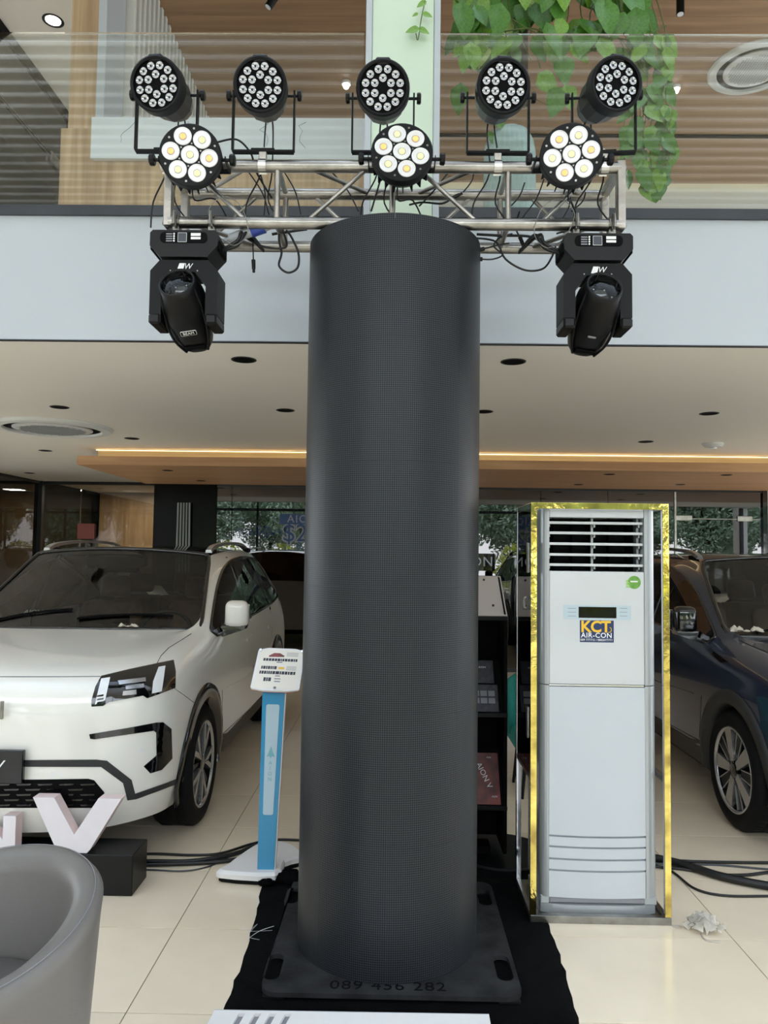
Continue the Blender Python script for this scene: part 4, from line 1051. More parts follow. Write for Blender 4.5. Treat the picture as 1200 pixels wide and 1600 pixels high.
# front print: display, buttons, stickers
TA = lambda px, py, e=0.0: TF((at(px, py, Yc).x, Yc - e, at(px, py, Yc).z))
s_ = Yc / F
def pbox(x0, y0, x1, y1, d0, d1, nm, m, par, r=.003):
    a, b = at(x0, y0, Yc), at(x1, y1, Yc)
    return G().prism(rrect(0, b.x - a.x, 0, a.z - b.z, r), d0, d1, TF((a.x, Yc, b.z))).build(nm, m, par)
pn = pbox(880, 945, 986, 969, 0, .0012, 'control_strip', 'panel_silver', up)
pbox(904, 948, 963, 966, .0012, .0022, 'display', 'display_black', up, .001)
for k in range(3):
    pbox(887, 950 + k * 6, 900, 951 + k * 6, .0012, .0016, 'button_mark', 'grey_print', up, .0002)
    pbox(968, 950 + k * 6, 980, 951 + k * 6, .0012, .0016, 'button_mark', 'grey_print', up, .0002)
st = pbox(906, 969, 959, 1004, 0, .0008, 'sticker', 'sticker_blue', up, .001)
T0 = TA(932, 980, .0009); text_geo('KCT', 17.5 * s_ * 1.38, .0004, T0 @ Matrix.Translation((-.004, 0, 0)), space=.95, bold=.028).build('sticker_word', 'yellow', up)
c = at(951, 984, Yc)
G().tube([(c.x - .002, Yc - .0012, c.z - .012), (c.x + .010, Yc - .0012, c.z - .008), (c.x + .011, Yc - .0012, c.z + .006), (c.x + .004, Yc - .0012, c.z + .011)], .0016, 5, sub=5).build('sticker_swoosh', 'yellow', up)
text_geo('AIR-CON', 8 * s_ * 1.36, .0004, TA(932, 993, .0009), space=1.08, bold=.012).build('sticker_word', 'white_print', up)
text_geo('089 777715 / 0882077771', 3.6 * s_ * 1.3, .0003, TA(932, 1000, .0009)).build('sticker_word', 'white_print', up)
c = at(991, 910, Yc)
gs = G().cyl((c.x, Yc, c.z), (c.x, Yc - .0008, c.z), .030, n=32).build('round_sticker', 'sticker_green', up)
G().box(c.x - .018, c.x + .016, Yc - .0012, Yc - .0008, c.z + .001, c.z + .007).build('sticker_bar', 'white_print', up)
for k in range(3):
    G().prism([(0, 0), (-.022, .004 + .004 * k), (-.016, .013 + .004 * k)], 0, .0009, TF((c.x - .018, Yc - .0005, c.z - .026 + .009 * k))).build('sticker_leaf', 'sticker_green_light', up)
# ================================================================== BROCHURE RACK
YR = 4.06; rx0, rx1 = .30, at(793, 1100, YR).x
t = thing('brochure_rack', 'black brochure rack with tilted shelves between the column and the gold frame', 'rack', ((rx0 + rx1) / 2, YR + .2, 0))
zr = lambda y: at(780, y, YR).z
G().lathe([(0, .0), (.26, .0), (.26, .012), (.25, .02), (0, .022)], 32, Matrix.Translation((rx0 + .30, YR + .16, .001))).build('round_base', 'black_metal', t)
G().box(rx1 - .02, rx1, YR, YR + .3, zr(1335), zr(965), b=.003).box(rx0, rx0 + .02, YR, YR + .3, zr(1335), zr(965), b=.003).build('side_panel', 'matte_black', t)
G().box(rx0 + .02, rx1 - .02, YR + .28, YR + .30, zr(1335), zr(965)).build('back_panel', 'matte_black', t)
G().box(rx0 + .12, rx0 + .24, YR + .1, YR + .22, .02, zr(1335), b=.004).build('stem', 'matte_black', t)
shelves = [(zr(1117), 'brochure_dark'), (zr(1262), 'brochure_red')]
def tilt_T(z): return face_T((rx0 + .02, YR + .01, z), (1, 0, 0), (0, .5, .85))
for z in (zr(1117), zr(1262), zr(966)):
    G().box(rx0 - .0, rx1 + .0, YR - .012, YR + .02, z - .012, z + .010, b=.002).build('shelf_lip', 'black_metal', t)
    if z < 1.2: G().box(0, rx1 - rx0 - .04, 0, .30, -.006, 0, T=tilt_T(z + .01)).build('shelf', 'matte_black', t)
Tt = face_T((rx0 + .02, YR - .005, zr(962)), (1, 0, 0), (0, .8, .6))
wt = rx1 - rx0 - .005
tp = G().box(-.02, wt - .018, 0, .34, -.012, 0, b=.002, T=Tt).build('top_board', 'board_beige', t)
G().box(wt - .035, wt - .025, .01, .33, .0, .0012, T=Tt).build('seam', 'matte_black', tp)
for a, b in ((.19, .30), (.10, .2), (.22, .08)): G().sph(Tt @ Vector((a, b, .003)), .007, 8, 5).build('fixing', 'bark', tp)
sg = at(745, 878, YR + .32); se = at(773, 878, YR + .32)
G().box(rx0 - .05, se.x, YR + .30, YR + .36, at(760, 892, YR + .3).z, at(760, 865, YR + .3).z, b=.002).build('sign_box', 'display_black', t)
text_geo('AION', .078, .002, TF((se.x - .012, YR + .2985, sg.z)), align='RIGHT', space=1.1).build('sign_letters', 'grey_plastic', t)
def brochure(z, dx, up_, w_, h_, m, lab, words, k):
    T = tilt_T(z + .012) @ Matrix.Translation((dx, up_, .001 + .003 * k))
    o_ = T @ Vector((w_ / 2, 0, 0))
    b = thing('brochure', lab, 'brochure', o_)
    G().box(0, w_, 0, h_, 0, .002, T=T).build('sheet', m, b)
    for (tx, ty, s_, tt, rot) in words:
        text_geo(tt, s_, .0003, T @ Matrix.Translation((tx, ty, .0023)) @ Matrix.Rotation(rot, 4, 'Z')).build('print', 'white_print', b)
    return b
zq = shelves[1][0]
wq = rx1 - rx0 - .05
brochure(zq, .008, .0, wq - .01, .27, 'brochure_red', 'red brown brochure with white lettering on the lowest rack shelf', [(wq - .09, .15, .042, 'AION V', -1.15), (wq - .04, .04, .012, 'AION', 0), (wq - .06, .245, .010, 'AION', 0)], 0)
zq = shelves[0][0]
brochure(zq, .01, .16, wq - .04, .13, 'brochure_dark', 'dark brochure with a car picture at the back of the middle rack shelf', [(wq - .10, .09, .016, 'AION', 0)], 0)
brochure(zq, .006, .0, wq - .02, .15, 'brochure_dark', 'dark brochure with small picture blocks at the front of the middle rack shelf', [], 1)
g = G()
Tz = tilt_T(zq + .012)
for k in range(3):
    for j in range(2): g.box(wq - .15 + k * .042, wq - .115 + k * .042, .045 + j * .04, .075 + j * .04, .0065, .0072, T=Tz)
o = g.build('picture_blocks', 'grey_print', bpy.data.objects['brochure.002'])
# dark cloth wrap behind the column by the rack
cloth([(fl(a, b).x, fl(a, b).y) for a, b in ((742, 1352), (800, 1340), (832, 1362), (836, 1436), (826, 1425), (800, 1374), (742, 1374))], .003, 9, 'floor_cloth', 'black cloth lying under the brochure rack, right of the column', 'cloth', amp=.004)
# ================================================================== TEAL CHAIR
YQ = 5.35
q0 = at(795, 1150, YQ).x
t = thing('armchair', 'teal upholstered chair behind the chrome frame, beside the brochure rack', 'chair', (q0 + .28, YQ, 0))
G().box(q0, q0 + .56, YQ - .26, YQ + .22, .33, .46, b=.035, seg=3).build('seat', 'teal_fabric', t)
def curved_back(cx_, cy_, r0, r1, a0, a1, z0, z1, nm, m, par, n=20):
    g = G(); vs = []; fs = []
    for k in range(n + 1):
        f = k / n; a = a0 + (a1 - a0) * f; zt_ = z1 - .10 * abs(2 * f - 1) ** 2
        for r_, z in ((r0, z0), (r1, z0), (r1 + .02, zt_ - .02), ((r0 + r1) / 2 + .02, zt_), (r0 + .015, zt_ - .02)):
            vs.append((cx_ + r_ * math.cos(a), cy_ + r_ * math.sin(a), z))
    for k in range(n):
        for j in range(5): fs.append((k * 5 + j, k * 5 + (j + 1) % 5, (k + 1) * 5 + (j + 1) % 5, (k + 1) * 5 + j))
    fs += [(4, 3, 2, 1, 0), tuple(n * 5 + j for j in range(5))]
    g.add(vs, fs, True); return g.build(nm, m, par)
curved_back(q0 + .28, YQ - .02, .235, .29, -.2, PI + .2, .40, .80, 'backrest', 'teal_fabric', t)
for a, b in ((.06, -.2), (.50, -.2), (.06, .17), (.50, .17)): G().cyl((q0 + a, YQ + b, 0.001), (q0 + .28 + (a - .28) * .85, YQ + b * .85, .335), .011, .016, n=10).build('leg', 'black_metal', t)
# ================================================================== BLUE DISPLAY STAND
bc = fl(415, 1358, .06)
t = thing('display_stand', 'blue and white display stand with a tilted price sheet, in front of the white car', 'stand', (bc.x, bc.y, 0))
outl = [(343, 1362), (430, 1366), (445, 1345), (473, 1336), (462, 1322), (440, 1314), (412, 1314), (385, 1328), (352, 1352)]
P = [fl(a, b, .055) for a, b in outl]
P = [Vector(p) for p in catmull(P, 3, True)]
def slab(P, z0, z1, inset):
    c = sum(P, Vector()) / len(P); n = len(P); g = G()
    lo = [Vector((p.x, p.y, z0)) for p in P]; hi = [Vector((p.x, p.y, z1 - .012)) for p in P]; tp_ = [Vector((c.x + (p.x - c.x) * inset, c.y + (p.y - c.y) * inset, z1)) for p in P]
    g.add(lo + hi + tp_, [(i, (i + 1) % n, n + (i + 1) % n, n + i) for i in range(n)] + [(n + i, n + (i + 1) % n, 2 * n + (i + 1) % n, 2 * n + i) for i in range(n)], False)
    g.add(tp_, [tuple(range(n))], False); g.add(lo, [tuple(reversed(range(n)))], False); return g
slab(P, .024, .058, .93).build('base', 'stand_white', t)
c = sum(P, Vector()) / len(P)
slab([Vector((c.x + (p.x - c.x) * .95, c.y + (p.y - c.y) * .95, 0)) for p in P], .001, .024, 1.0).build('base_underside', 'rubber', t)
Tp = face_T((bc.x, bc.y, .058), (1, 0, 0), (.028, -.02, 1))
zh = at(422, 1075, bc.y - .02).z - .058
wb, wt_ = .0415, .056
pole = G().prism([(-wb, 0), (wb, 0), (wt_, zh), (-wt_, zh)], -.012, .0, Tp).build('pole', 'stand_blue', t)
G().prism([(wb + .0005, 0), (wb + .006, 0), (wt_ + .006, zh), (wt_ + .0005, zh)], -.03, -.004, Tp).prism([(-wb, 0), (wb, 0), (wt_, zh), (-wt_, zh)], -.034, -.013, Tp).build('pole_back', 'stand_white', t)
f0, f1 = .30, .91
ins = [(-wb * .62, zh * f0), (wb * .62, zh * f0), (wt_ * .60, zh * f1), (-wt_ * .60, zh * f1)]
def roundpoly(Q, r=.012, n=4):
    out_ = []
    for i in range(len(Q)):
        p, a, b = Vector(Q[i]), Vector(Q[i - 1]), Vector(Q[(i + 1) % len(Q)])
        u, v = (a - p).normalized() * r, (b - p).normalized() * r
        for k in range(n + 1): f = k / n; out_.append(tuple((p + u) * (1 - f) ** 2 + p * 2 * f * (1 - f) + (p + v) * f ** 2))
    return out_
G().prism(roundpoly(ins), 0, .003, Tp).build('inset_panel', 'stand_pale', pole)
zl = zh * .62
G().prism([(-.020, zl + .0), (-.012, zl + .018), (0, zl + .052), (.012, zl + .018), (.020, zl), (.008, zl + .004), (0, zl - .006), (-.008, zl + .004)], .003, .0045, Tp).build('emblem', 'stand_teal', pole)
for k, ch in enumerate('AION'):
    text_geo(ch, .026, .001, Tp @ Matrix.Translation((0, zl - .030 - k * .027, .0031))).build('letter', 'stand_teal', pole)
# tilted sheet holder
hz0 = .058 + zh
Th = face_T((bc.x + .036, bc.y - .07, hz0 - .005), (1, 0, 0), (.0, .70, .71)) @ Matrix.Rotation(-.03, 4, 'Z')
hw = .122; hh_ = .262
hp = [(-hw, .012), (-hw * .5, .001), (hw * .5, .001), (hw, .012), (hw * .985, hh_ - .016), (hw * .6, hh_ - .002), (-hw * .6, hh_ - .002), (-hw * .985, hh_ - .016)]
hd_ = G().prism(roundpoly(hp, .008, 2), -.012, 0, Th).build('sheet_holder', 'stand_white', t)
G().prism(roundpoly([(-hw, .012), (-hw * .5, .001), (hw * .5, .001), (hw, .012), (hw, .02), (-hw, .02)], .003, 2), -.016, -.012, Th).build('red_rim', 'red_edge', hd_)
G().box(-hw + .014, hw - .014, .014, hh_ - .014, 0, .001, T=Th).build('price_sheet', 'paper', hd_)
G().box(-.03, .03, .06, .14, -.03, -.012, T=Th).build('neck', 'stand_white', hd_)
for x, y in ((-hw + .014, hh_ - .02), (hw - .014, hh_ - .02), (0, .014)): G().cyl(Th @ Vector((x, y, 0)), Th @ Vector((x, y, .008)), .007, n=12).build('button', 'chrome', hd_)
g = G(); g2 = G(); g3 = G(); g4 = G()
rr = random.Random(5)
for (y, h_, x0_, x1_) in ((.178, .016, -.085, .085), (.098, .018, -.092, -.01), (.128, .018, -.088, -.015), (.098, .018, .0, .09), (.055, .022, -.065, -.035)):
    x = x0_
    while x < x1_:
        w_ = rr.uniform(.006, .014); g.box(x, x + w_, y, y + h_, .001, .0016, T=Th); x += w_ + .0025
for (y, x0_, x1_) in ((.168, -.015, .015), (.085, -.01, .015), (.068, -.012, .02), (.052, -.01, .02), (.205, -.055, -.02)): g2.box(x0_, x1_, y, y + .006, .001, .0016, T=Th)
g3.prism([(-.06, .21), (-.035, .228), (-.005, .228), (.02, .212), (.018, .205), (-.06, .203)], .001, .0018, Th)
g4.box(.0, .03, .130, .142, .001, .0017, T=Th)
for y in (.232, .225, .218, .211): g2.box(.03, .09, y, y + .002, .001, .0015, T=Th)
for y in (.146, .139, .132, .125): g2.box(.04, .09, y, y + .002, .001, .0015, T=Th)
g.build('printed_photos', 'brochure_dark', hd_)['kind'] = 'stuff'; g2.build('printed_lines', 'grey_print', hd_)['kind'] = 'stuff'; g3.build('printed_car', 'brochure_red', hd_); g4.build('printed_label', 'yellow', hd_)
# ================================================================== PLATFORM WITH LETTERS
pz = .19
A = fl(206, 1401); Bq = fl(160, 1401)
px1 = A.x; py0 = A.y
dpt = .21
o = solo(G().box(px1 - 3.0, px1, py0, py0 + dpt, 0, pz, b=.004), 'letter_plinth', 'black_plastic', 'long low matt black plinth carrying white letters before the white car', 'plinth')
def letter(poly, x, w_, h_, lab, nm):
    P0 = (x + w_ / 2, py0 + .10, pz)
    t = thing(nm, lab, 'letter', P0)
    pieces = poly
    g = G()
    T = TF((x, py0 + .018, pz + .001))
    for pc in pieces: g.prism([(a * w_, b * h_) for a, b in pc], -.062, 0, T)
    g.build('letter_body', 'letter_pink', t)
    g = G()
    for pc in pieces: g.prism([(a * w_, b * h_) for a, b in pc], 0.0, .004, T)
    g.build('front_face', 'letter_white', t)
ya_ = py0 + .018
vx0, vx1 = at(52, 1247, ya_).x, at(190, 1247, ya_).x
vh = at(120, 1247, ya_).z - pz
letter([[(0, 1), (.30, 0), (.40, 0), (.48, .33), (.24, 1)], [(.40, 0), (.63, 0), (.66, 0.05), (.48, .33)], [(.48, .33), (.66, .05), (1, 1), (.74, 1)]], vx0, vx1 - vx0, vh, 'large white letter V standing on the black plinth', 'letter')
nx1 = at(25, 1290, ya_).x; nh = at(15, 1275, ya_).z - pz; nw = .25
letter([[(0, 0), (.24, 0), (.24, 1), (0, 1)], [(.76, 0), (1, 0), (1, 1), (.76, 1)], [(.24, 1), (.24, .70), (.76, 0), (.76, .34)]], nx1 - nw, nw, nh, 'white letter N on the black plinth, cut by the left picture edge', 'letter')
# ================================================================== GREY TUB CHAIR
tcx, tcy = -1.115, 1.95
t = thing('tub_chair', 'grey leatherette tub chair at the lower left foreground', 'chair', (tcx, tcy, 0))
n = 64; th0, th1 = math.radians(-104), math.radians(196)
def rimh(a):
    f = math.cos(a - math.radians(62)); return .655 + .10 * max(0, (f + .35) / 1.35) ** 1.2
secs = []
for k in range(n + 1):
    a = th0 + (th1 - th0) * k / n; h_ = rimh(a); e = min(1, min(k, n - k) / 5); e = .55 + .45 * math.sin(e * PI / 2)
    ro = lambda z: .315 + .050 * (z / .75)
    w_ = .075 * e
    sec = [(ro(.05), .05), (ro(.2), .2), (ro(.4), .4), (ro(h_ - .06), h_ - .06), (ro(h_) + .000, h_ - .022), (ro(h_) - w_ * .22, h_ - .003), (ro(h_) - w_ * .6, h_), (ro(h_) - w_ * .98, h_ - .02), (ro(h_) - w_ * 1.08, h_ - .06), (ro(.42) - .075, .42), (ro(.36) - .075, .34), (ro(.05) - .07, .05)]
    secs.append([Vector((tcx + r_ * math.cos(a), tcy + r_ * math.sin(a), z)) for r_, z in sec])
m_ = len(secs[0]); g = G()
g.add([v for s in secs for v in s], [(k * m_ + j, (k + 1) * m_ + j, (k + 1) * m_ + (j + 1) % m_, k * m_ + (j + 1) % m_) for k in range(n) for j in range(m_)], True)
g.add(secs[0], [tuple(range(m_))]); g.add(secs[-1], [tuple(reversed(range(m_)))])
sh_ = g.build('shell', 'sofa', t)
G().tube([Vector((tcx, tcy, 0)) + Vector(((.3645 + .0 - .072 * .30) * math.cos(a), (.3645 - .072 * .30) * math.sin(a), rimh(a) + .0005)) for a in [th0 + .12 + (th1 - th0 - .24) * k / 60 for k in range(61)]], .0012, 4).build('seam', 'grey_print', sh_)
for a in (math.radians(115), math.radians(20)):
    G().tube([Vector((tcx + (.3645 - .079) * math.cos(a) * s_, tcy + (.3645 - .079) * math.sin(a) * s_, z)) for z, s_ in ((rimh(a) - .05, 1.005), (.55, .975), (.45, .95), (.38, .93))], .0015, 4).build('inner_seam', 'grey_print', sh_)
G().lathe([(0, .30), (.27, .30), (.275, .33), (.275, .435), (.255, .465), (.0, .475)], 40, Matrix.Translation((tcx, tcy, 0)), split=False).build('seat', 'sofa', t)
G().lathe([(0, .0), (.25, .0), (.25, .05), (.0, .05)], 32, Matrix.Translation((tcx, tcy, 0.001))).build('plinth_foot', 'matte_black', t)
# ================================================================== WHITE SLOTTED BOARD
zz_ = .075
c4 = [fl(335, 1578, zz_), fl(764, 1585, zz_), fl(774, 1640, zz_), fl(290, 1668, zz_)]
c4 = [(p.x, p.y) for p in c4]
holes = []
for px in (378, 403, 427, 451):
    a = fl(px, 1583, zz_); b = fl(px - 22, 1622, zz_); w_ = .011
    holes.append([(a.x - w_, a.y), (b.x - w_, b.y), (b.x + w_, b.y), (a.x + w_, a.y)])
cc = Vector((sum(p[0] for p in c4) / 4, sum(p[1] for p in c4) / 4, 0))
t = thing('slotted_board', 'low white board with four slots at the bottom picture edge, before the base plate', 'board', cc)
plate_with_holes(c4[::-1], holes, zz_ - .012, zz_).build('top', 'pale_panel', t)
ins_ = [(cc.x + (x - cc.x) * .99, cc.y + (y - cc.y) * .985) for x, y in c4]
G().prism(ins_[::-1], 0.001, zz_ - .0125).build('box', 'grey_print', t)
a, b = Vector(c4[0]), Vector(c4[1]); G().cyl((a.x, a.y + .002, zz_ - .005), (b.x, b.y + .002, zz_ - .005), .005, n=8).build('edge_strip', 'grey_plastic', t)
# ================================================================== FLOOR CABLES
def fcab(pts, r, lab, m='cable', grp=None):
    P = [fl(x, y, r + .001) for x, y in pts]
    g = G().tube(P, r, 8, sub=8); c = sum(P, Vector()) / len(P); c.z = 0
    t = solo(g, 'floor_cable', m, lab, 'cable', grp); return t
fcab([(170, 1340), (232, 1334), (300, 1336), (345, 1333), (395, 1318), (430, 1312), (478, 1313)], .007, 'thin dark cable across the tiles from the plinth, rearmost of its bundle')
fcab([(170, 1347), (232, 1346), (290, 1346), (340, 1340), (380, 1330), (410, 1318)], .012, 'thick black cable from the plinth to the blue stand, middle of its bundle')
fcab([(170, 1352), (232, 1351), (300, 1349), (355, 1345), (400, 1336)], .011, 'thick black cable nearest the camera in the bundle by the blue stand')
fcab([(165, 1358), (232, 1359), (285, 1361), (322, 1355), (350, 1343), (380, 1327), (402, 1317)], .004, 'thin grey cable looping over the tiles beside the plinth', 'channel_grey')
fcab([(412, 1316), (440, 1322), (465, 1338), (492, 1356)], .004, 'thin grey cable over the back of the blue stand foot', 'channel_grey')
fcab([(1000, 1336), (1050, 1346), (1085, 1356), (1130, 1370), (1200, 1384), (1290, 1396), (1500, 1410), (1900, 1400)], .021, 'thick black ribbed cable sweeping right from the gold frame')
fcab([(1000, 1343), (1060, 1345), (1120, 1347), (1200, 1348), (1280, 1349), (1900, 1356)], .008, 'straight dark cable running right from the gold frame, rearmost', )
fcab([(1010, 1349), (1070, 1350), (1130, 1352), (1200, 1358), (1280, 1360), (1900, 1368)], .005, 'thin cable beside the rearmost dark cable at right', 'channel_grey')
fcab([(1010, 1348), (1050, 1362), (1085, 1388), (1130, 1399), (1200, 1400), (1290, 1398), (1900, 1420)], .006, 'thin black cable curving nearest the crumpled plastic at right')
fcab([(1000, 1352), (1060, 1357), (1120, 1366), (1165, 1367), (1215, 1362), (1280, 1364), (1900, 1378)], .008, 'black cable under the thick ribbed one at right')
# crumpled plastic film
c = fl(1100, 1452)
rr = random.Random(12); g = G()
for k in range(26):
    p0_ = Vector((rr.gauss(0, .045), rr.gauss(0, .035), 0)); hgt = max(.008, .085 - p0_.length * .8)
    vs = []
    for j in range(6):
        a = j * PI / 3; vs.append(p0_ + Vector((math.cos(a) * rr.uniform(.012, .035), math.sin(a) * rr.uniform(.012, .03), max(.001, rr.uniform(0, hgt)))))
    vs.append(p0_ + Vector((0, 0, hgt)))
    g.add(vs, [(j, (j + 1) % 6, 6) for j in range(6)], True)
g.tube([(-.03, -.04, .003), (-.035, -.09, .003), (-.02, -.11, .003), (.02, -.115, .003)], .004, 4, sub=4)
g.v = [v + Vector((c.x, c.y, 0)) for v in g.v]
solo(g, 'crumpled_plastic', 'crumple', 'crumpled ball of clear plastic film on the tiles right of the gold frame', 'litter')
# ================================================================== CARS
K = {}
side = lambda y, k0=.22, w=0.0: [(.86 + w, y, k0), (.915 + w, y, .36), (.925 + w, y, .62), (.93 + w, y, .90)]
ST = [
    [(.80, .27, .25), (.862, .26, .38), (.885, .25, .62), (.872, .24, .84), (.825, .20, .945), (.63, .115, .972), (.42, .06, .985), (.21, .03, .99), (0, .02, .99)],
    [(.855, .46, .23), (.905, .46, .36), (.918, .46, .60), (.912, .46, .87), (.865, .42, 1.00), (.67, .36, 1.035), (.45, .32, 1.035), (.22, .30, 1.042), (0, .30, 1.045)],
    side(.92) + [(.878, .92, 1.035), (.725, .90, 1.088), (.52, .86, 1.078), (.25, .82, 1.085), (0, .80, 1.09)],
    side(1.30) + [(.880, 1.36, 1.065), (.845, 1.31, 1.108), (.795, 1.27, 1.118), (.42, 1.12, 1.125), (0, 1.07, 1.13)],
    side(2.05) + [(.893, 2.05, 1.095), (.715, 2.08, 1.545), (.655, 2.03, 1.600), (.33, 1.95, 1.635), (0, 1.92, 1.642)],
    side(2.9) + [(.895, 2.9, 1.115), (.72, 2.9, 1.59), (.64, 2.9, 1.645), (.34, 2.9, 1.676), (0, 2.9, 1.682)],
    side(3.65) + [(.89, 3.65, 1.14), (.70, 3.62, 1.565), (.625, 3.62, 1.63), (.33, 3.64, 1.665), (0, 3.65, 1.67)],
    side(3.98) + [(.885, 3.98, 1.19), (.685, 3.90, 1.53), (.61, 3.92, 1.615), (.32, 3.97, 1.652), (0, 4.0, 1.658)],
    [(.85, 4.3, .28), (.91, 4.3, .40), (.918, 4.3, .64), (.92, 4.3, .92), (.865, 4.27, 1.20), (.66, 4.15, 1.50), (.58, 4.16, 1.585), (.3, 4.20, 1.63), (0, 4.22, 1.636)],
    [(.80, 4.48, .30), (.865, 4.50, .42), (.885, 4.52, .64), (.88, 4.52, .90), (.80, 4.50, 1.08), (.66, 4.50, 1.12), (.45, 4.54, 1.13), (.22, 4.56, 1.135), (0, 4.57, 1.135)]]
def build_shell():
    bm = bmesh.new(); cr = bm.edges.layers.float.new('crease_edge'); vc = bm.verts.layers.float.new('crease_vert')
    V = {}
    def vert(p, key):
        if key not in V: V[key] = bm.verts.new(p)
        return V[key]
    def vv(s, k, sg):
        p = ST[s][k]
        return vert((p[0] * sg, p[1], p[2]), (s, k, sg if k < 8 else 0))
    lay = bm.faces.layers.int.new('reg')
    def face(vs, reg, sg):
        vs = vs if sg > 0 else vs[::-1]
        f = bm.faces.new(vs); f[lay] = reg; f.material_index = reg; f.smooth = True
    for sg in (1, -1):
        for s in range(len(ST) - 1):
            for k in range(8):
                reg = 0
                if s == 3 and k >= 6: reg = 1
                elif k == 4 and 3 <= s <= 6: reg = 2
                elif s in (4, 5, 6, 7) and k >= 6: reg = 3
                elif s == 8 and k >= 5: reg = 4
                elif k == 0 and s >= 2: reg = 5
                face([vv(s, k, sg), vv(s + 1, k, sg), vv(s + 1, k + 1, sg), vv(s, k + 1, sg)], reg, sg)
        # caps: i across (k4..k8), j down (k4..k0)
        for cap, s in ((0, 0), (1, len(ST) - 1)):
            def cv(i, j):
                if i == 0: return vv(s, 4 - j, sg)
                if j == 0: return vv(s, 4 + i, sg)
                top = ST[s][4 + i]; edge = ST[s][4 - j]; z = (edge[2] * .9 + .1 * edge[2]); x = top[0] * (edge[0] / ST[s][4][0])
                if cap == 0:
                    yb_ = {1: -.012, 2: .0, 3: .012, 4: .06}[j]; y = yb_ + .25 * (x / .885) ** 3 * (1 if j < 4 else .8)
                    z = {1: .84, 2: .60, 3: .37, 4: .235}[j] + (edge[2] - {1: .84, 2: .62, 3: .38, 4: .25}[j]) * .5
                else:
                    yb_ = {1: 4.60, 2: 4.61, 3: 4.62, 4: 4.58}[j]; y = yb_ - .10 * (x / .88) ** 3
                return vert((x * sg, y, z), ('c', cap, i, j, sg if i < 4 else 0))
            for i in range(4):
                for j in range(4):
                    q = [cv(i, j), cv(i + 1, j), cv(i + 1, j + 1), cv(i, j + 1)]
                    if cap == 0: q = q[::-1]
                    face(q[::-1], 5 if False else (0), sg)
    for e in bm.edges:
        ff = e.link_faces
        if len(ff) == 2 and ff[0][lay] != ff[1][lay]: e[cr] = 1.0 if {1, 2, 4} & {ff[0][lay], ff[1][lay]} else .85
    for s, k in ((3, 6), (4, 6), (3, 4), (3, 5), (7, 4), (8, 5)):
        for sg in (1, -1): V[(s, k, sg)][vc] = .92
    # soft body creases: hood edge, shoulder, front lip
    me = bpy.data.meshes.new('shell'); bm.to_mesh(me); bm.free()
    o = bpy.data.objects.new('shell', me); COL.objects.link(o)
    md = o.modifiers.new('s', 'SUBSURF'); md.levels = 3; md.render_levels = 3
    dg = bpy.context.evaluated_depsgraph_get(); ev = o.evaluated_get(dg); m2 = bpy.data.meshes.new_from_object(ev)
    bpy.data.objects.remove(o)
    return m2
shell = build_shell()
VS = [v.co.copy() for v in shell.vertices]; FS = [tuple(p.vertices) for p in shell.polygons]; FM = [p.material_index for p in shell.polygons]
BV = BVHTree.FromPolygons(VS, FS)
WY = (.92, 3.68); WZ = .350; WR_ = .398
# cut the wheel openings and round their rims
keep = []
for f, m_ in zip(FS, FM):
    c = sum((VS[i] for i in f), Vector()) / len(f)
    cut = m_ in (0, 5) and abs(c.x) > .70 and any((c.y - y) ** 2 + (c.z - WZ) ** 2 < WR_ ** 2 for y in WY)
    keep.append(not cut)
use_k, use_c = set(), set()
for f, k_ in zip(FS, keep): (use_k if k_ else use_c).update(f)
V2 = [v.copy() for v in VS]
for i in use_k & use_c:
    v = V2[i]
    for y in WY:
        dd = Vector((v.y - y, v.z - WZ)); L = dd.length
        if .25 < L < .55:
            dd *= (WR_ / L); v.y = y + dd.x; v.z = WZ + dd.y
def region(regs, test=None):
    g = G(); mp = {}; vs = []; fs = []
    for f, m_, k_ in zip(FS, FM, keep):
        if not k_ or m_ not in regs: continue
        if test and not test(sum((V2[i] for i in f), Vector()) / len(f)): continue
        nf = []
        for i in f:
            if i not in mp: mp[i] = len(vs); vs.append(V2[i])
            nf.append(mp[i])
        fs.append(nf)
    g.add(vs, fs, True); return g
def loops(g):
    from collections import Counter
    cnt = Counter(); nx = {}
    for f in g.f:
        f = tuple(f)
        for a, b in zip(f, f[1:] + f[:1]): cnt[(min(a, b), max(a, b))] += 1
    for f in g.f:
        f = tuple(f)
        for a, b in zip(f, f[1:] + f[:1]):
            if cnt[(min(a, b), max(a, b))] == 1: nx[a] = b
    out_ = []
    while nx:
        a = next(iter(nx)); L = []
        while a in nx: L.append(g.v[a]); a = nx.pop(a)
        out_.append(L)
    return out_
def skirt(g, inward, d_):                       # give an open sheet a rim with depth
    from collections import Counter
    cnt = Counter(); dirn = {}
    for f in g.f:
        for a, b in zip(f, f[1:] + f[:1]) if isinstance(f, list) else zip(f, tuple(f[1:]) + tuple(f[:1])):
            cnt[(min(a, b), max(a, b))] += 1; dirn[(min(a, b), max(a, b))] = (a, b)
    mp = {}
    for e, c in cnt.items():
        if c != 1: continue
        a, b = dirn[e]
        for i in (a, b):
            if i not in mp: mp[i] = len(g.v); g.v += [g.v[i].copy(), g.v[i] + inward(g.v[i]) * d_]
        g.f.append((mp[b], mp[a], mp[a] + 1, mp[b] + 1)); g.sm.append(False)
    return g
CXL, CYL = -2.06, 3.70                          # white car: nose position
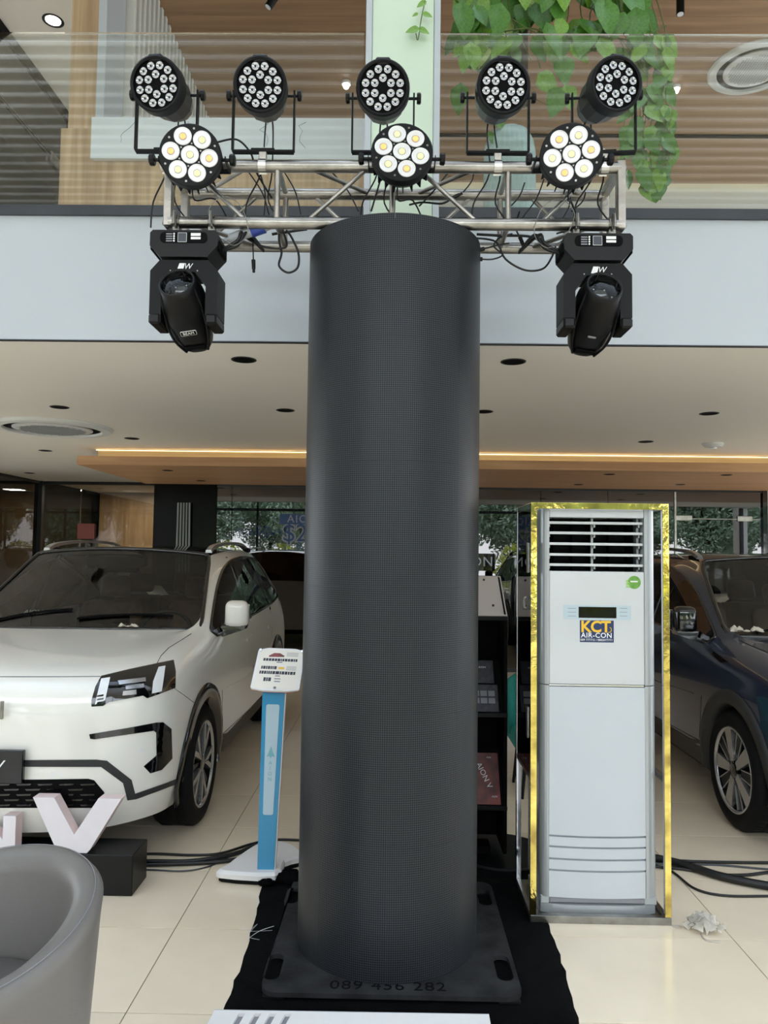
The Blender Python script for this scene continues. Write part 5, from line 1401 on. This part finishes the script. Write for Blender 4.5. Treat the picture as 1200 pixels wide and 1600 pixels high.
def patch_px(poly, off=.004, depth=.012, mirror=False, ox=CXL, oy=CYL, step=9.0):
    """outline seen in the photograph laid on the car body surface, with its own thickness"""
    bm = bmesh.new()
    P = []
    for (x0, y0), (x1, y1) in zip(poly, poly[1:] + poly[:1]):
        n = max(1, int(math.hypot(x1 - x0, y1 - y0) / step))
        for k in range(n): P.append((x0 + (x1 - x0) * k / n, y0 + (y1 - y0) * k / n))
    vs = [bm.verts.new((x, y, 0)) for x, y in P]; es = [bm.edges.new((a, b)) for a, b in zip(vs, vs[1:] + vs[:1])]
    bmesh.ops.triangle_fill(bm, use_beauty=True, edges=es)
    for _ in range(3):
        le = [e for e in bm.edges if not e.is_boundary and e.calc_length() > step * 1.5]
        if not le: break
        bmesh.ops.subdivide_edges(bm, edges=le, cuts=1); bmesh.ops.triangulate(bm, faces=[f for f in bm.faces if len(f.verts) > 3])
    bm.verts.index_update(); g = G(); vs = []; o_ = Vector((-ox, -oy, CH)); last = None
    for v in bm.verts:
        d_ = ray(v.co.x, v.co.y).normalized(); h, nn, _, _ = BV.ray_cast(o_, d_)
        if h is None:
            h, nn, _, _ = BV.find_nearest(o_ + d_ * 3.9)
        if nn.dot(d_) > 0: nn = -nn
        vs.append(h + nn * off)
    fs = [[v.index for v in f.verts] for f in bm.faces]; bm.free()
    g.add(vs, fs, True)
    nrm = Vector((0, 0, 0))
    f0 = g.f[0]; nn = (g.v[f0[1]] - g.v[f0[0]]).cross(g.v[f0[2]] - g.v[f0[0]])
    if nn.dot(ray(*poly[0])) > 0: g.f = [tuple(reversed(f)) for f in g.f]
    skirt(g, lambda p: Vector((-.3 * (1 if p.x > 0 else -1), 1, 0)).normalized(), depth)
    if mirror: g.v = [Vector((-v.x, v.y, v.z)) for v in g.v]; g.f = [tuple(reversed(f)) for f in g.f]
    return g
def line_px(pts, r, ox=CXL, oy=CYL, mirror=False):
    P = []
    for (x0, y0), (x1, y1) in zip(pts, pts[1:]):
        n = max(1, int(math.hypot(x1 - x0, y1 - y0) / 8))
        for k in range(n): P.append((x0 + (x1 - x0) * k / n, y0 + (y1 - y0) * k / n))
    P.append(pts[-1]); Q = []
    for x, y in P:
        h, nn, _, _ = BV.ray_cast(Vector((-ox, -oy, CH)), ray(x, y).normalized())
        if h is not None: Q.append(Vector((-h.x, h.y, h.z)) if mirror else h)
    return G().tube(Q, r, 5)
def side_x(y, z):
    h, n, _, _ = BV.ray_cast(Vector((2, y, z)), Vector((-1, 0, 0)))
    return h.x if h is not None else .92
def side_strip(pts, r, sg): return G().tube([Vector((sg * (side_x(y, z) + .0002), y, z)) for y, z in pts], r, 5)
def side_patch(poly, sg, off=.005, step=.08):
    g = G(); P = []
    for (x0, y0), (x1, y1) in zip(poly, poly[1:] + poly[:1]):
        n = max(1, int(math.hypot(x1 - x0, y1 - y0) / step))
        for k in range(n): P.append((x0 + (x1 - x0) * k / n, y0 + (y1 - y0) * k / n))
    bm = bmesh.new(); vs = [bm.verts.new((x, y, 0)) for x, y in P]; es = [bm.edges.new((a, b)) for a, b in zip(vs, vs[1:] + vs[:1])]
    bmesh.ops.triangle_fill(bm, use_beauty=True, edges=es); bm.verts.index_update()
    g.add([Vector((sg * (side_x(v.co.x, v.co.y) + off), v.co.x, v.co.y)) for v in bm.verts], [[v.index for v in f.verts] for f in bm.faces], True); bm.free()
    f0 = g.f[0]; nn = (g.v[f0[1]] - g.v[f0[0]]).cross(g.v[f0[2]] - g.v[f0[0]])
    if nn.x * sg < 0: g.f = [tuple(reversed(f)) for f in g.f]
    return skirt(g, lambda p: Vector((-sg, 0, 0)), .012)
def wheel(t, x, y, sg, style):
    T = Matrix.Translation((x, y, WZ)) @ Matrix.Rotation(sg * PI / 2, 4, 'Y')        # local z points outwards
    ro = .350
    tp = [(.252, .0), (.262, .006), (.30, .012), (.325, .004), (.342, -.012), (.350, -.030), (.350, -.075), (.343, -.078), (.343, -.084), (.350, -.088), (.350, -.135), (.343, -.138), (.343, -.144), (.350, -.148), (.350, -.20), (.335, -.225), (.30, -.235), (.25, -.23)]
    w_ = G().lathe(tp, 56, T, split=False).build('tyre', 'rubber', t)
    g = G()
    for k in range(60):
        a = 2 * PI * k / 60; Tk = T @ Matrix.Rotation(a, 4, 'Z'); g.box(.3425, .3515, -.006, .006, -.072, -.026, T=Tk); g.box(.3425, .3515, -.006, .006, -.2, -.152, T=Tk)
    o = g.build('tread_blocks', 'rubber', w_); o['kind'] = 'stuff'
    rm = G().lathe([(.256, -.002), (.250, .004), (.241, .002), (.236, -.010)], 48, T, split=False).build('rim', 'silver_satin', t)
    G().lathe([(.236, -.010), (.232, -.10), (.225, -.2)], 48, T, split=False).build('barrel', 'matte_black', rm)
    G().lathe([(.236, -.075), (.0, -.070)], 40, T).build('brake_disc', 'matte_black', t)
    G().lathe([(.235, -.012), (.20, -.05), (.205, -.06), (.236, -.02)], 40, T, split=False).build('inner_rim', 'matte_black', rm)
    for k in range(5):
        Tk = T @ Matrix.Rotation(2 * PI * k / 5 + (.31 if style else .2), 4, 'Z')
        if style == 0:
            for q in (-1, 1):
                G().prism([(.035, .002), (.10, .024), (.242, .078), (.242, .044), (.13, .004)] if q > 0 else [(.035, -.002), (.13, -.004), (.242, -.044), (.242, -.078), (.10, -.024)], -.034, -.004, Tk).build('spoke', 'silver_satin', rm)
            G().prism([(.12, -.004), (.240, -.036), (.240, .036), (.12, .004)], -.04, -.020, Tk).build('spoke_inlay', 'black_plastic', rm)
            Tm = Tk @ Matrix.Rotation(PI / 5, 4, 'Z')
            G().prism([(.06, -.010), (.237, -.016), (.237, .016), (.06, .010)], -.042, -.018, Tm).build('spoke', 'black_plastic', rm)
        else:
            G().prism([(.05, -.024), (.240, -.044), (.240, .044), (.05, .024)], -.034, -.006, Tk).build('spoke', 'silver_satin', rm)
            Tm = Tk @ Matrix.Rotation(PI / 5, 4, 'Z')
            G().prism([(.08, -.020), (.238, -.034), (.238, .034), (.08, .020)], -.040, -.018, Tm).build('spoke', 'black_plastic', rm)
            for q in (-1, 1): G().prism([(.09, q * .022 - .003), (.238, q * .036 - .003), (.238, q * .036 + .003), (.09, q * .022 + .003)], -.02, -.012, Tm).build('spoke_edge', 'silver_satin', rm)
    G().lathe([(.052, -.03), (.050, -.008), (.036, -.004), (.0, -.003)], 24, T).build('hub_cap', 'gloss_black', rm)
    for k in range(5):
        a = 2 * PI * k / 5; G().cyl((.043 * math.cos(a), .043 * math.sin(a), -.03), (.043 * math.cos(a), .043 * math.sin(a), -.006), .006, n=8, T=T).build('wheel_nut', 'steel', rm)
def seat(t, x, y, m):
    g = G(); g.box(x - .25, x + .25, y - .25, y + .25, .50, .66, b=.05, seg=2)
    Ts = Matrix.Translation((x, y + .22, .60)) @ Matrix.Rotation(-.30, 4, 'X')
    s_ = g.build('seat', m, t)
    G().box(-.25, .25, -.06, .07, 0, .62, b=.05, seg=2, T=Ts).build('backrest', m, s_)
    G().box(-.13, .13, -.05, .05, .65, .84, b=.04, seg=3, T=Ts).build('headrest', m, s_)
def make_car(label, cat_group, loc, paint, roofm, seatm, wstyle, front):
    t = thing('car', label, 'car')
    t.location = loc
    W[t.name] = Vector((0, 0, 0))                                       # parts are authored in the car's own space
    for nm, regs, m_ in (('body', (0,), paint), ('roof_panel', (3,), roofm)):
        region(regs).build(nm, m_, t)
    ws_ = region((1,)).build('windshield', 'glass_car', t)
    gt = G()
    for lp in loops(region((1,))): gt.tube([v + Vector((0, -.001, 0)) for v in lp], .015, 6, closed=True)
    gt.build('glass_border', 'gloss_black', ws_)
    rw = region((4,)).build('rear_window', 'glass_dark', t)
    for sg in (1, -1):
        region((5,), lambda c, s=sg: c.x * s > 0).build('sill', 'clad_dark', t)
        sw_ = region((2,), lambda c, s=sg: c.x * s > 0).build('side_window', 'glass_car_side', t)
        for (ya, yb_) in ((2.42, 2.50), (3.38, 3.44)):
            side_patch([(ya, 1.085), (yb_, 1.09), (yb_ - .02, 1.585), (ya + .01, 1.585)], sg, .003).build('window_pillar', 'gloss_black', sw_)
        # window surround follows the edge of the glass
        g0 = region((2,), lambda c, s=sg: c.x * s > 0); gt = G()
        for lp in loops(g0): gt.tube([v + Vector((sg * .002, 0, 0)) for v in lp], .011, 6, closed=True)
        gt.build('window_trim', 'gloss_black', sw_)
        # arches
        for yc in WY:
            n = 40; vs = []
            for k in range(n + 1):
                a = math.radians(-14) + math.radians(208) * k / n
                for rr_, dx in ((WR_ + .078, .001), (WR_ + .070, .014), (WR_ - .006, .016), (WR_ - .010, -.09)):
                    y_, z_ = yc + rr_ * math.cos(a), WZ + rr_ * math.sin(a)
                    vs.append((sg * (side_x(yc + (WR_ + .06) * math.cos(a), max(.34, WZ + (WR_ + .05) * math.sin(a))) + dx), y_, z_))
            fs = [(k * 4 + j, k * 4 + j + 1, (k + 1) * 4 + j + 1, (k + 1) * 4 + j) for k in range(n) for j in range(3)]
            g = G().add(vs, fs if sg > 0 else [tuple(reversed(f)) for f in fs], True); g.build('arch_cladding', 'gloss_black' if paint == 'car_white' else 'clad_dark', t)
            G().lathe([(WR_ + .012, .0), (WR_ + .012, .34), (.0, .34)], 40, Matrix.Translation((sg * .90, yc, WZ)) @ Matrix.Rotation(-sg * PI / 2, 4, 'Y'), a0=(-1.75 if sg > 0 else PI - 1.75), a1=(1.75 if sg > 0 else PI + 1.75)).build('wheel_well', 'matte_black', t)
            wheel(t, sg * .922, yc, sg, wstyle)
        # doors, sill cladding
        for pts in ([(1.42, .42), (1.36, .70), (1.33, 1.06)], [(2.46, .34), (2.46, .7), (2.45, 1.10)], [(3.42, 1.12), (3.40, .9), (3.28, .70), (3.18, .50), (3.12, .36)], [(1.44, .40), (2.4, .37), (3.1, .37)]):
            side_strip(pts, .0022, sg).build('door_gap', 'matte_black', t)
        side_patch([(1.30, .27), (3.30, .27), (3.27, .36), (2.8, .37), (1.6, .37), (1.33, .42)], sg, .006).build('sill_cladding', 'clad_dark', t)
        for yy in (2.22, 3.20):
            side_patch([(yy, .93), (yy + .19, .935), (yy + .19, .96), (yy, .955)], sg, .006).build('door_handle', paint, t)
        side_strip([(1.5, .70), (2.2, .66), (3.0, .70), (3.4, .78)], .004, sg).build('body_crease', paint, t)
        # mirror
        mx_, my_ = sg * .985, 1.50
        mm_ = G().box(mx_ - .078, mx_ + .078, my_ - .07, my_ + .045, 1.105, 1.295, b=.045, seg=4).build('mirror', paint if paint == 'car_white' else 'gloss_black', t)
        G().box(mx_ - .08, mx_ + .075, my_ + .044, my_ + .049, 1.14, 1.265, b=.002).build('mirror_glass', 'chrome', mm_)
        G().prism([(sg * .86, 1.10), (sg * .90, 1.05), (mx_ + sg * .06, 1.10), (mx_ + sg * .07, 1.128), (mx_ - sg * .09, 1.128)][::sg], -.05, .06, Matrix.Translation((0, my_, 0)) @ Matrix(((1, 0, 0, 0), (0, 0, -1, 0), (0, 1, 0, 0), (0, 0, 0, 1)))).build('mirror_arm', 'gloss_black', mm_)
        # roof rail
        rp = [(2.10, 1.628), (2.24, 1.665), (2.6, 1.692), (3.0, 1.70), (3.4, 1.688), (3.68, 1.64)]
        rx_ = lambda y: .628 if y < 3.4 else .615
        P = catmull([Vector((sg * rx_(y), y, z)) for y, z in rp], 6); g = G(); vs = []
        for p in P: vs += [(p.x - .026, p.y, p.z - .012), (p.x + .026, p.y, p.z - .012), (p.x + .020, p.y, p.z + .012), (p.x - .020, p.y, p.z + .012)]
        nP = len(P); g.add(vs, [(k * 4 + j, (k + 1) * 4 + j, (k + 1) * 4 + (j + 1) % 4, k * 4 + (j + 1) % 4) for k in range(nP - 1) for j in range(4)] + [(0, 1, 2, 3), (nP * 4 - 1, nP * 4 - 2, nP * 4 - 3, nP * 4 - 4)], False)
        rl_ = g.build('roof_rail', 'silver_satin' if paint == 'car_white' else 'car_grey', t)
        for yq, zq_ in ((2.22, 1.60), (3.62, 1.62)): G().box(sg * .628 - .018, sg * .628 + .018, yq - .06, yq + .07, zq_, zq_ + .045, b=.006).build('rail_foot', 'matte_black', rl_)
    # underbody, cabin
    G().box(-.84, .84, 1.36, 3.2, .20, .30).box(-.50, .50, .3, 4.3, .20, .34).build('underbody', 'matte_black', t)
    G().box(-.84, .84, 1.35, 4.2, .30, .34).box(-.83, .83, 1.30, 1.36, .3, 1.0).box(-.86, .86, 4.1, 4.16, .3, 1.1).build('cabin_floor', 'dash_dark', t)
    ds_ = G().prism([(1.16, 1.02), (1.16, 1.06), (1.55, 1.085), (1.75, 1.04), (1.78, .75), (1.5, .7)], -.78, .78, Matrix(((0, 0, 1, 0), (1, 0, 0, 0), (0, 1, 0, 0), (0, 0, 0, 1)))).build('dashboard', 'dash_dark', t)
    G().box(-.18, .18, 1.66, 1.685, 1.05, 1.17, b=.006).build('centre_screen', 'display_black', ds_)
    Tw = Matrix.Translation((.37, 1.90, 1.02)) @ Matrix.Rotation(math.radians(65), 4, 'X')
    n = 40; G().tube([Tw @ Vector((.19 * math.cos(2 * PI * k / n), .17 * math.sin(2 * PI * k / n), 0)) for k in range(n)], .016, 8, closed=True).box(-.18, .18, -.02, .02, -.012, .012, b=.006, T=Tw).box(-.06, .06, -.06, .05, -.02, .02, b=.01, T=Tw).build('steering_wheel', 'dash_dark', t)
    for x in (-.37, .37): seat(t, x, 2.45, seatm)
    for x in (-.45, 0, .45): seat(t, x, 3.35, seatm)
    G().box(-.22, .22, 1.84, 1.93, 1.50, 1.60, b=.02).build('sensor_pod', 'dash_dark', ws_)
    G().box(-.13, .13, 1.98, 2.02, 1.46, 1.53, b=.015).build('rear_view_mirror', 'dash_dark', ws_)
    # wipers
    for (xa, xb) in ((-.62, -.05), (.02, .60)):
        P = []
        for k in range(8):
            x = xa + (xb - xa) * k / 7; h, nn, _, _ = BV.ray_cast(Vector((x, 1.16 + .10 * abs(x) - .0 + .012 * k, 3)), Vector((0, 0, -1))); P.append(h + Vector((0, 0, .012)))
        G().tube(P, .008, 6).build('wiper', 'matte_black', ws_)
    for q in front: q(t)
    return t
hl = [(158, 1057), (200, 1047), (241, 1038.5), (271, 1032), (274, 1050), (273, 1075), (250, 1084), (229.5, 1091), (223, 1087), (170, 1097), (161, 1103), (143, 1104), (143, 1094), (149, 1073)]
ctrim = [(139.5, 1147), (200, 1137), (242.5, 1129), (254, 1128.5), (266.5, 1139), (268, 1185), (252, 1202.5), (234, 1208), (224, 1197), (243.5, 1180), (243, 1144.5), (239, 1141.6), (148, 1154.7), (141, 1154)]
ltrim = [(30, 1187.5), (150, 1186.7), (167, 1188.5), (205, 1218.5), (210.6, 1240), (291, 1212), (291.7, 1218.5), (212.5, 1248), (198.5, 1250), (192, 1223), (158, 1198), (30, 1197.5)]
lgr = [(-50, 1218), (52, 1218), (138, 1216.7), (147, 1219), (163, 1238), (160, 1262), (60, 1262), (-50, 1262)]
def front_white(t):
    for mir in (False, True):
        h = patch_px(hl, .004, .02, mir).build('headlight', 'gloss_black', t)
        for poly in ([(158, 1062), (172, 1060), (164, 1094), (148, 1101)], [(247, 1044), (257.5, 1042), (251, 1080.5), (236, 1084), (238, 1066)]):
            patch_px(poly, .008, .004, mir, step=6).build('light_guide', 'lamp_white', h)
        for poly in ([(184, 1065), (227, 1060), (227, 1066), (186, 1071)], [(192, 1080.6), (212.5, 1078), (212.5, 1085), (191, 1087)], [(196, 1073), (224, 1069), (224, 1075), (196, 1078)]):
            patch_px(poly, .008, .004, mir, step=6).build('projector', 'glass_lamp' if False else 'silver_satin', h)
        for k in range(3): patch_px([(152 + k * .2, 1087 + k * 5), (162, 1085.5 + k * 5), (161.5, 1088 + k * 5), (151, 1089.5 + k * 5)], .0095, .003, mir, step=6).build('light_cell', 'display_black', h)
        patch_px(ctrim, .006, .015, mir).build('bumper_trim', 'gloss_black', t)
        patch_px(ltrim, .006, .015, mir).build('lower_trim', 'clad_dark', t)
        gr_ = patch_px(lgr, .003, .012, mir).build('lower_grille', 'matte_black', t)
        for r_ in range(5):
            for c_ in range(6):
                x = -40 + c_ * 33 + (r_ % 2) * 14; y = 1224 + r_ * 8
                if x < 132 + r_ * 4: patch_px([(x, y), (x + 24, y - .5), (x + 22, y + 2.2), (x + 2, y + 2.6)], .008, .004, mir, step=12).build('grille_slat', 'gloss_black', gr_)
        for px, py in ((221.5, 1173), (82, 1210)):
            P = patch_px([(px + 2.4 * math.cos(a * PI / 4), py + 2.8 * math.sin(a * PI / 4)) for a in range(8)], .005, .004, mir); P.build('parking_sensor', 'lamp_white', t)
        line_px([(245, 1037), (252, 1024), (264, 1012), (282, 1001), (299, 990)], .0022, mirror=mir).build('bonnet_gap', 'matte_black', t)
        line_px([(-44, 1057.3), (60, 1057.6), (157, 1057)], .0024, mirror=mir).build('bonnet_gap', 'matte_black', t)
        line_px([(273, 1076), (290, 1088), (303, 1098)], .0018, mirror=mir).build('bumper_gap', 'matte_black', t)
    z0 = .512
    pl_ = G().box(-.285, .285, -.038, -.012, z0 - .012, z0 + .148, b=.004).build('number_plate', 'display_black', t)
    text_geo('AION', .085, .002, TF((-.09, -.0385, z0 + .068)), shear=.2).build('plate_letters', 'white_print', pl_)
    text_geo('V', .085, .002, TF((.155, -.0385, z0 + .068)), shear=.35).build('plate_letters', 'white_print', pl_)
    text_geo('AION', .125, .014, TF((-.0, -.026, .845)), space=1.3).build('badge_letters', 'steel', t)
    text_geo('AION', .05, .001, face_T((-.40, 1.44, 1.20), (1, 0, 0), (0, .55, .5))).build('glass_letters', 'white_print', t)
def front_blue(t):
    for mir in (False, True):
        gr_ = patch_px(lgr, .004, .012, mir).build('lower_grille', 'matte_black', t)
        for r_ in range(4): patch_px([(-50, 1225 + r_ * 9), (140, 1224 + r_ * 9), (141, 1226 + r_ * 9), (-50, 1227.5 + r_ * 9)], .008, .004, mir, step=14).build('grille_slat', 'gloss_black', gr_)
        patch_px([(198, 1150), (262, 1138), (266, 1180), (240, 1205), (222, 1196)], .006, .015, mir).build('bumper_intake', 'gloss_black', t)
        line_px([(-44, 1057.3), (60, 1057.6), (157, 1057), (241, 1038), (264, 1012), (299, 990)], .0024, mirror=mir).build('bonnet_gap', 'matte_black', t)
    G().box(-.26, .26, -.034, -.012, .50, .64, b=.004).build('number_plate', 'display_black', t)
    for sg in (1, -1):
        P = []
        for k in range(10):
            x = .80 - .05 * k; h, nn, _, _ = BV.ray_cast(Vector((x, -2, .93 - .006 * k)), Vector((0, 1, 0))); P.append(Vector((sg * h.x, h.y - .004, h.z)))
        G().tube(P, .014, 8).build('headlight', 'drl_on', t)
        side_patch([(1.02, .985), (1.24, 1.02), (1.25, 1.0), (1.10, .965)], sg, .006).build('fender_vent', 'gloss_black', t)
car1 = make_car('white SUV with black roof and trim, parked at the left behind the plinth letters', None, (CXL, CYL, 0), 'car_white', 'gloss_black', 'seat_brown', 0, [front_white])
CXR, CYR = 2.985, 3.75
car2 = make_car('dark blue SUV parked at the right behind the air conditioner', None, (CXR, CYR, 0), 'car_blue', 'car_grey', 'seat_cream', 1, [front_blue])
# protective film scraps on the cowls
for (cx_, cy_, z_, s_, lab) in ((CXL + .37, CYL + 1.11, 1.142, .6, 'small scrap of clear film at the base of the white car windshield'), (CXR - .68, CYR + 1.22, 1.150, 1.0, 'crumpled pale film lying at the base of the dark car windshield')):
    g = G(); rr = random.Random(3)
    for k in range(9):
        p = Vector((cx_ + rr.uniform(-.09, .09) * s_, cy_ + rr.uniform(-.02, .02) * s_, z_)); hgt = rr.uniform(.01, .045) * s_
        vs = [p + Vector((math.cos(j * 1.257) * .035 * s_ * rr.uniform(.6, 1.2), math.sin(j * 1.257) * .02 * s_, rr.uniform(0, hgt * .6))) for j in range(5)] + [p + Vector((0, 0, hgt))]
        g.add(vs, [(j, (j + 1) % 5, 5) for j in range(5)], False)
    solo(g, 'film_scrap', 'crumple', lab, 'litter')
# ================================================================== HANGING PLANT, VASE
YH = 4.45
t = thing('pothos_plant', 'lush pothos plant with heart shaped leaves trailing from above, behind the truss at right', 'plant', at(860, -120, YH))
def leaf_mesh(L, nx=3, ny=6, cup=.18):
    g = G(); vs = []; fs = []
    for j in range(ny + 1):
        v = j / ny; wdt = .46 * L * (math.sin(PI * min(1, v ** .62)) ** .8 if 0 < v < 1 else 0.0) * (1 - .25 * v) + .0005
        back = -.10 * L * (1 - v) ** 3
        for i in range(-nx, nx + 1):
            u = i / nx
            x = u * wdt; y = v * L + back * abs(u) * 2.0; z = -cup * L * (v - .2) ** 2 - .10 * L * abs(u) * 0 + .09 * L * abs(u) ** 1.2 * (1 - v)
            vs.append((x, y, z))
    w_ = 2 * nx + 1
    for j in range(ny):
        for i in range(w_ - 1): fs.append((j * w_ + i, j * w_ + i + 1, (j + 1) * w_ + i + 1, (j + 1) * w_ + i))
    g.add(vs, fs, True); return g
lm = {}
for nm in ('leaf_deep', 'leaf_light', 'leaf_cream'):
    o = leaf_mesh(1.0).build('leaf', nm, t, raw=True); lm[nm] = [o, False]
rr = random.Random(21); tl = t.location
def put_leaf(p, L, kind, par, yaw=None, droop=None, face=None):
    o, used = lm[kind]
    if used: o = bpy.data.objects.new('leaf', lm[kind][0].data); COL.objects.link(o); o.parent = par
    else: lm[kind][1] = True; o.parent = par
    base = par.location if par.type == 'EMPTY' else tl
    d_ = rr.uniform(-.9, .9) if yaw is None else yaw
    tip = Vector((math.sin(d_), rr.uniform(-.25, .25), -math.cos(d_) * (1 if droop is None else droop))).normalized()
    nrm = Vector((rr.uniform(-.5, .5), -1, rr.uniform(.0, .7))); nrm = (nrm - tip * nrm.dot(tip)).normalized()
    x = tip.cross(nrm)
    m = Matrix((x, tip, nrm)).transposed().to_4x4(); m.translation = p - base
    o.matrix_local = m @ Matrix.Diagonal((L, L, L, 1))
stems = []
def vine(pts, r=.004):
    P = [at(a, b, c) for a, b, c in pts]
    G().tube(P, r, 5, sub=5).build('vine', 'vine_stem', t); return catmull(P, 5)
# main crown (big leaves across the top)
crown = []
for k in range(120):
    px = rr.uniform(715, 1010); lim = 70 if px < 900 else 55
    py = rr.uniform(-70, lim)
    if 730 < px < 800 and rr.random() < .4: py = rr.uniform(60, 120)
    crown.append((px, py))
for px, py in crown:
    Y = YH + rr.uniform(-.16, .22)
    L = rr.uniform(.11, .20) if py < 70 else rr.uniform(.10, .15)
    put_leaf(at(px, py, Y), L, rr.choices(('leaf_deep', 'leaf_light', 'leaf_cream'), (.6, .34, .06))[0], t)
for px, py, L, kd in ((738, 60, .17, 'leaf_light'), (738, 30, .2, 'leaf_deep'), (790, 70, .14, 'leaf_light'), (865, 62, .14, 'leaf_light'), (910, 36, .15, 'leaf_deep'), (895, 75, .13, 'leaf_light'), (940, 68, .16, 'leaf_light'), (845, 120, .14, 'leaf_light'), (872, 145, .16, 'leaf_deep'), (880, 95, .15, 'leaf_deep'), (720, 138, .15, 'leaf_deep'), (885, 140, .13, 'leaf_light'), (980, -10, .2, 'leaf_deep'), (1005, 75, .11, 'leaf_light'), (1040, 80, .13, 'leaf_light'), (770, 180, .12, 'leaf_deep'), (765, 210, .09, 'leaf_deep')):
    put_leaf(at(px, py, YH - .05), L, kd, t)
# trailing curtain on the right
for k in range(9):
    x0_ = 985 + k * 8 + rr.uniform(-6, 6); n = 8
    V = vine([(x0_ - 30, -30, YH + .05 * k / 9), (x0_ - 5, 60, YH), (x0_ + rr.uniform(-10, 10), 140, YH), (x0_ + rr.uniform(-12, 12), 220, YH), (x0_ + rr.uniform(-14, 14), rr.uniform(270, 302), YH)], .0028)
    for q in range(8):
        p = V[int(len(V) * (.25 + .75 * (q + rr.random()) / 8)) % len(V)]
        put_leaf(p + Vector((rr.uniform(-.02, .02), rr.uniform(-.03, .03), 0)), rr.uniform(.07, .135), rr.choices(('leaf_deep', 'leaf_light'), (.72, .28))[0], t)
for k in range(10):
    x0_ = 760 + k * 26
    V = vine([(x0_ + rr.uniform(-40, 40), -60, YH), (x0_ + rr.uniform(-20, 20), 10, YH + .05), (x0_ + rr.uniform(-25, 25), rr.uniform(60, 110), YH)], .004)
vine([(800, 30, YH), (850, 55, YH), (920, 52, YH), (990, 62, YH), (1040, 40, YH)], .004); vine([(780, 50, YH), (835, 45, YH), (880, 65, YH), (960, 55, YH), (1010, 120, YH)], .005)
vine([(690, 30, YH), (684, 60, YH), (698, 78, YH), (730, 68, YH)], .002); vine([(826, 148, YH), (860, 165, YH), (900, 160, YH)], .002)
a, b = at(818, -60, YH + .1), at(818, 165, YH + .1)
G().cyl(b, a, .028, n=12).build('moss_pole', 'bark', t)
a, b = at(690, -140, YH), at(1010, -140, YH)
G().box(a.x, b.x, YH - .15, YH + .35, a.z, a.z + .22, b=.01).build('hanging_planter', 'frame_dark', t)
# small vine before the pale green column
YV = 3.84
t2 = thing('pothos_vine', 'thin pothos vine with few leaves dangling before the pale green column', 'plant', at(652, -40, YV))
P = [at(a, b, YV) for a, b in ((668, -40), (664, 0), (658, 30), (653, 62), (650, 52))]
G().tube(P, .003, 5, sub=5).build('vine', 'vine_stem', t2)
for (px, py, L, yw) in ((662, 22, .05, 1.3), (652, 46, .065, -1.4), (656, 46, .055, 1.2), (664, 4, .05, -1.1), (652, 22, .03, -1.2)):
    o = bpy.data.objects.new('leaf', lm['leaf_light'][0].data); COL.objects.link(o); o.parent = t2
    tip = Vector((math.sin(yw), 0, -math.cos(yw))); nrm = Vector((0, -1, .35)); nrm = (nrm - tip * nrm.dot(tip)).normalized(); x = tip.cross(nrm)
    m = Matrix((x, tip, nrm)).transposed().to_4x4(); m.translation = at(px, py, YV) - t2.location; o.matrix_local = m @ Matrix.Diagonal((L, L, L, 1))
# ground plants behind the rail at the right
for (px, lab) in ((1125, 'single pothos leaf rising behind the glass rail at the right'), (1184, 'rightmost pothos leaf rising behind the glass rail')):
    p = at(px, 308, 4.4); p.z = ZS
    t3 = thing('potted_leaf', lab, 'plant', p)
    G().lathe([(0, 0), (.05, 0), (.06, .06), (.055, .06), (0, .055)], 16, Matrix.Translation(p)).build('pot', 'frame_dark', t3)
    G().tube([p + Vector((0, 0, .05)), p + Vector((.01, 0, .10))], .003, 5).build('stem', 'vine_stem', t3)
    o = bpy.data.objects.new('leaf', lm['leaf_deep'][0].data); COL.objects.link(o); o.parent = t3
    tip = Vector((.1, 0, 1)).normalized(); nrm = Vector((.3, -1, 0)); nrm = (nrm - tip * nrm.dot(tip)).normalized(); x = tip.cross(nrm)
    m = Matrix((x, tip, nrm)).transposed().to_4x4(); m.translation = Vector((.01, 0, .08)); o.matrix_local = m @ Matrix.Diagonal((.14, .12, .12, 1))
# ribbed vase
YZ = 4.5; a, b = at(756, 320, YZ), at(836, 206, YZ); vr = (b.x - a.x) / 2; vx = (a.x + b.x) / 2; vt = b.z
t4 = thing('ribbed_vase', 'tall frosted ribbed vase behind the glass rail under the hanging plant', 'vase', (vx, YZ, ZS))
g = G(); n = 96; prof = [(vr * .9, ZS + .001), (vr, ZS + .05), (vr, vt - .15), (vr * .93, vt - .08), (vr * .75, vt - .02), (vr * .5, vt)]
vs = []
for r_, z in prof:
    for k in range(n):
        a = 2 * PI * k / n; q = r_ * (1 + .018 * math.cos(a * 32)); vs.append((vx + q * math.cos(a), YZ + q * math.sin(a), z))
g.add(vs, [(j * n + k, j * n + (k + 1) % n, (j + 1) * n + (k + 1) % n, (j + 1) * n + k) for j in range(len(prof) - 1) for k in range(n)], True)
g.build('ribbed_body', 'vase_glass', t4)
G().cyl((vx, YZ, ZS + .001), (vx, YZ, ZS + .12), vr * .7, n=24).build('soil', 'bark', t4)
G().lathe([(vr * .5, vt - .02), (vr * .52, vt + .004), (vr * .46, vt + .004), (vr * .46, vt - .02)], 32, Matrix.Translation((vx, YZ, 0))).build('rim', 'pale_panel', t4)
a = at(738, 300, 4.5)
tp = G().lathe([(0, ZS), (.05, ZS), (.07, ZS + .16), (.075, ZS + .19), (.06, ZS + .19), (0, ZS + .16)], 20, Matrix.Translation((a.x, 4.62, 0)))
solo(tp, 'clay_pot', 'terracotta', 'small terracotta pot behind the truss, left of the ribbed vase', 'pot')
